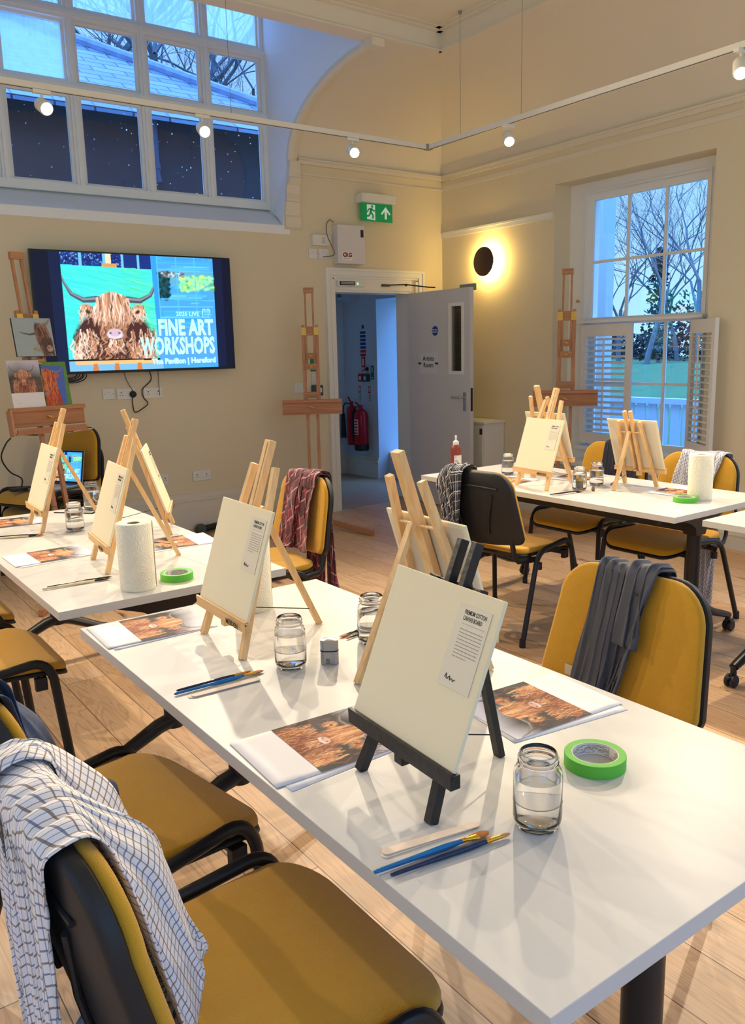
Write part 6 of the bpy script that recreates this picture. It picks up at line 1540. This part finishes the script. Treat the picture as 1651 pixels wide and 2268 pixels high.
def relax(P, W, steps, iters, s, floorz=.004, off=.006, stiff=.35, seed=0, pin=None):
    """position based cloth: P (nv,nu,3); s = (du, dv) rest spacings"""
    P0 = P.copy(); off_ = np.broadcast_to(off, P.shape[:2]).ravel(); V = P * 0; nv, nu, _ = P.shape; dt = 1 / 60.
    du, dv = s; dd = math.hypot(du, dv)
    def con(P, A, B, rest, k):
        d = P[B] - P[A]; l = np.linalg.norm(d, axis=-1, keepdims=True) + 1e-9; c = d * (l - rest) / l * .5 * k; P[A] += c; P[B] -= c
    S = np.s_
    cons = []
    for par in (0, 1): cons.append((S[:, par:nu - 1:2], S[:, par + 1:nu:2], du, 1.)); cons.append((S[par:nv - 1:2, :], S[par + 1:nv:2, :], dv, 1.))
    for par in (0, 1): cons.append((S[par:nv - 1:2, :-1], S[par + 1:nv:2, 1:], dd, .5)); cons.append((S[par:nv - 1:2, 1:], S[par + 1:nv:2, :-1], dd, .5))
    bend = []
    for par in (0, 1, 2, 3):
        bend.append((1, par)); bend.append((0, par))
    for st in range(steps):
        V[..., 2] -= 9.8 * dt; V *= .965; Q = P.copy(); P = P + V * dt
        for it in range(iters):
            for A, B, r, k in cons:
                a, b = P[A], P[B]; n0 = min(a.shape[0], b.shape[0]); n1 = min(a.shape[1], b.shape[1]); a, b = a[:n0, :n1], b[:n0, :n1]
                d = b - a; l = np.linalg.norm(d, axis=-1, keepdims=True) + 1e-9; c = d * (l - r) / l * .5 * k; a += c; b -= c
            if it == 0:
                m = (P[:, :-2] + P[:, 2:]) / 2 - P[:, 1:-1]; P[:, 1:-1] += m * stiff * .5
                m = (P[:-2] + P[2:]) / 2 - P[1:-1]; P[1:-1] += m * stiff * .25
            if it % 2 == 1 or it == iters - 1:
                F = P.reshape(-1, 3); d = chair_sdf(F) - off_; i = np.where(d < 0)[0]
                if len(i):
                    e = 1e-3; G = F[i]; g = np.stack([chair_sdf(G + [e, 0, 0]) - chair_sdf(G - [e, 0, 0]), chair_sdf(G + [0, e, 0]) - chair_sdf(G - [0, e, 0]), chair_sdf(G + [0, 0, e]) - chair_sdf(G - [0, 0, e])], 1); g /= np.linalg.norm(g, axis=1, keepdims=True) + 1e-9
                    F[i] -= g * d[i][:, None]; dq = F[i] - Q.reshape(-1, 3)[i]; dn = g * (dq * g).sum(1)[:, None]; F[i] -= (dq - dn) * .45
                F[:, 2] = np.maximum(F[:, 2], floorz); P = F.reshape(P.shape)
            if pin is not None: P[pin] = P0[pin]
        V = (P - Q) / dt
        sp = np.linalg.norm(V, axis=-1, keepdims=True); V *= np.minimum(1, 2.2 / (sp + 1e-9))
    return P
def drape(name, chair_o, m, label, c, w, wide, lf, lb, folds=4, amp=.03, seed=0, skewf=0., skewb=0., fanf=1., fanb=1., uvr=0., steps=70, n=(44, 66), off=.006, parent=None, tilt=0., cat='shirt', ph=0., lift=0., bulge=0.):
    """c, w = centre and width on the chair back, wide = true cloth width, lf/lb = drop in front/behind; skew = sideways run of each drop"""
    nu, nv = n; R = np.random.RandomState(seed); u = np.linspace(-.5, .5, nu)[None, :]; v = np.linspace(-lb, lf, nv)[:, None]
    du, dv = wide / (nu - 1), (lf + lb) / (nv - 1); top = .897 + lift; half = .045
    f = np.clip(v / max(lf, 1e-6), 0, 1); bk = np.clip(-v / max(lb, 1e-6), 0, 1)
    width = w * (1 + (fanf - 1) * f + (fanb - 1) * bk)
    y = c + u * width + skewf * f + skewb * bk + tilt * u * (v > 0) * 0
    fold = amp * np.sin(2 * PI * (folds * u + ph + .25 * np.sin(3 * v * 4 + seed))) * (.55 + .45 * np.sin(7 * u + seed)) + .006 * R.randn(nv, nu) * 0
    xc = -.335
    sgn = np.where(v > 0, 1, -1); a = np.abs(v); L0 = half * PI / 2
    t = np.clip(a / L0, 0, 1) * PI / 2
    x = xc + sgn * (half * np.sin(t)) + (v > 0) * .13 * np.clip(a - L0, 0, 9) * 1. - (v < 0) * .02 * np.clip(a - L0, 0, 9)
    z = top - half * (1 - np.cos(t)) - np.clip(a - L0, 0, 9) + np.abs(u) * tilt
    x = x + sgn * (np.abs(fold) * np.clip(a / .05, 0, 1) + .01) + u * 0; z = z + np.abs(fold) * (a < .06) * .4 + u * 0
    P = np.stack([x, y + u * 0 + v * 0, z], -1)
    # rest the middle rows on the top rail before letting the rest fall
    mid = np.broadcast_to(np.abs(v) < .03, (nv, nu)).copy(); F = P[mid]; zz = np.full(len(F), 1.1); hit = np.zeros(len(F), bool)
    for k in range(300):
        T_ = F.copy(); T_[:, 2] = zz; d_ = chair_sdf(T_); hit |= d_ < off + .002; zz = np.where(hit, zz, zz - np.maximum(.001, np.minimum(.01, d_ - off - .001)))
        if hit.all(): break
    ok_ = hit & (zz > .74); F[ok_, 2] = zz[ok_] + (np.abs(np.broadcast_to(fold, (nv, nu))[mid]) * .5)[ok_]; P[mid] = F
    pin = mid.copy(); pin[mid] = ok_; pin &= np.broadcast_to(np.abs(v) < .018, (nv, nu))
    # bunched layers underneath hold the front of the cloth off the cushion
    sm = np.clip(v / .16, 0, 1); sm = sm * sm * (3 - 2 * sm); OFF = off + bulge * sm * (.55 + .45 * np.sin(9 * u + 2.2 + 3 * v)) * (1 - .55 * np.clip((v - .45) / .2, 0, 1))
    P = relax(P, None, steps, 10, (du, dv), off=OFF, seed=seed, pin=pin)
    co = P.reshape(-1, 3); idx = np.arange(nu * nv).reshape(nv, nu); q = np.stack([idx[:-1, :-1], idx[:-1, 1:], idx[1:, 1:], idx[1:, :-1]], -1).reshape(-1, 4)
    me = bpy.data.meshes.new(name); me.from_pydata(co.tolist(), [], q.tolist()); me.materials.append(m)
    uvl = me.uv_layers.new(name='UVMap'); U = np.broadcast_to(u * wide, (nv, nu)).ravel(); Vv = np.broadcast_to(v, (nv, nu)).ravel(); cr, srn = math.cos(uvr), math.sin(uvr)
    li = np.empty(len(me.loops), int); me.loops.foreach_get('vertex_index', li); uvs = np.stack([U[li] * cr - Vv[li] * srn + 3, U[li] * srn + Vv[li] * cr + 3], 1); uvl.data.foreach_set('uv', uvs.ravel())
    me.polygons.foreach_set('use_smooth', [True] * len(me.polygons))
    o = bpy.data.objects.new(name, me); COL.objects.link(o)
    sb = o.modifiers.new('s', 'SUBSURF'); sb.levels = sb.render_levels = 1
    so = o.modifiers.new('t', 'SOLIDIFY'); so.thickness = .0022; so.offset = 1
    if parent: o.parent = parent
    else:
        o.location = chair_o.location; o.rotation_euler = chair_o.rotation_euler; tag(o, label, cat)
    return o
E_ = [
 ('c1', M_GING, 'cream gingham checked shirt over the chair nearest the camera', dict(c=.035, w=.34, wide=.68, lf=.62, lb=.66, folds=3.4, amp=.035, seed=3, skewf=-.10, fanf=1.1, skewb=.06, fanb=1.1, uvr=.12, bulge=.10), dict(c=.17, w=.10, wide=.24, lf=.36, lb=.50, folds=1.5, seed=5, skewf=-.03, uvr=-.3, off=.016)),
 ('c2', M_BLUE, 'dark blue linen shirt hanging over second chair back', dict(c=.0, w=.34, wide=.58, lf=.38, lb=.40, folds=3, seed=7, skewf=.0, fanf=1., bulge=.095), dict(c=-.06, w=.10, wide=.2, lf=.34, lb=.3, folds=1.5, seed=8, off=.03)),
 ('c5', M_SLATE, 'slate grey shirt folded over the yellow chair back at right', dict(c=-.005, w=.20, wide=.46, lf=.36, lb=.40, folds=3.4, amp=.028, seed=11, skewf=-.125, fanf=.62, skewb=.04, bulge=.015), dict(c=.05, w=.08, wide=.20, lf=.22, lb=.36, folds=1.4, seed=12, off=.018, skewf=-.08, fanf=.8)),
 ('c6', M_MAR, 'maroon tartan shirt over chair behind the pine easel', dict(c=-.01, w=.30, wide=.56, lf=.36, lb=.56, folds=3.4, amp=.03, seed=15, skewf=-.08, fanf=.75, skewb=.10, uvr=.5, bulge=.03), dict(c=.08, w=.10, wide=.22, lf=.12, lb=.52, folds=1.5, seed=16, off=.018, uvr=.2)),
 ('c7', M_BW, 'black and white tartan shirt over black shelled chair', dict(c=.15, w=.21, wide=.52, lf=.30, lb=.60, folds=3.4, amp=.03, seed=21, skewb=.10, fanb=1.2, uvr=.35), dict(c=.07, w=.09, wide=.2, lf=.10, lb=.74, folds=1.4, seed=22, off=.018, uvr=0., skewb=-.01)),
 ('c8', M_NAVY, 'dark navy top over the chair by the sash window', dict(c=.05, w=.24, wide=.5, lf=.40, lb=.3, folds=3, seed=25, fanf=1.2, skewf=.05), None),
 ('c9', M_FINE, 'finely checked pale shirt over chair behind white paper roll', dict(c=.03, w=.28, wide=.5, lf=.26, lb=.62, folds=3, seed=31, skewf=-.12, fanf=.6, uvr=.6), None),
]
for key, m, lab, kw, sl in E_:
    nn = (52, 96) if key in ('c1', 'c5') else (40, 72)
    o = drape('shirt', SEAT[key], m, lab, n=nn, **kw)
    if sl: drape('sleeve', SEAT[key], m, None, n=(16, nn[1] * 2 // 3), parent=o, **sl)
    if key == 'c5':
        p_ = o
        MB().lathe([(0, .0), (.0058, .0), (.006, .0015), (.004, .002), (0, .0012)], 16, Matrix.Translation((-.262, .045, .84)) @ Matrix.Rotation(PI / 2, 4, 'Y')).build('shirt_button', mat('button_navy', srgb(38, 42, 58), .3), o, smooth=True)
        lb_ = MB().box((-.236, -.172, .555), (-.234, -.128, .585)).build('care_label', mat('care_label_white', srgb(206, 198, 184), .7), o)

# ------------------------------------------------------------------ daylight and camera response
w = bpy.data.worlds.new('sky'); scn.world = w; w.use_nodes = True; nt = w.node_tree; bg = nt.nodes['Background']
tc = nt.nodes.new('ShaderNodeTexCoord'); sp = nt.nodes.new('ShaderNodeSeparateXYZ'); cr = nt.nodes.new('ShaderNodeValToRGB')
nt.links.new(tc.outputs['Generated'], sp.inputs[0]); nt.links.new(sp.outputs[2], cr.inputs[0]); nt.links.new(cr.outputs[0], bg.inputs[0])
cr.color_ramp.elements[0].position = 0; cr.color_ramp.elements[0].color = srgb(172, 222, 248); cr.color_ramp.elements[1].position = .45; cr.color_ramp.elements[1].color = srgb(116, 172, 250)
# overcast sky: the zenith is several times brighter than the horizon
mr = nt.nodes.new('ShaderNodeMapRange'); mr.inputs[1].default_value = .30; mr.inputs[2].default_value = .85; mr.inputs[3].default_value = 1.5; mr.inputs[4].default_value = 10
nt.links.new(sp.outputs[2], mr.inputs[0]); nt.links.new(mr.outputs[0], bg.inputs[1])
scn.view_settings.view_transform = 'Standard'; scn.view_settings.look = 'None'; scn.view_settings.gamma = 1; scn.view_settings.exposure = 0.; scn.view_settings.use_curve_mapping = False
scn.cycles.use_denoising = True; scn.cycles.max_bounces = 10; scn.cycles.transmission_bounces = 10; scn.cycles.transparent_max_bounces = 12; scn.cycles.sample_clamp_indirect = 6
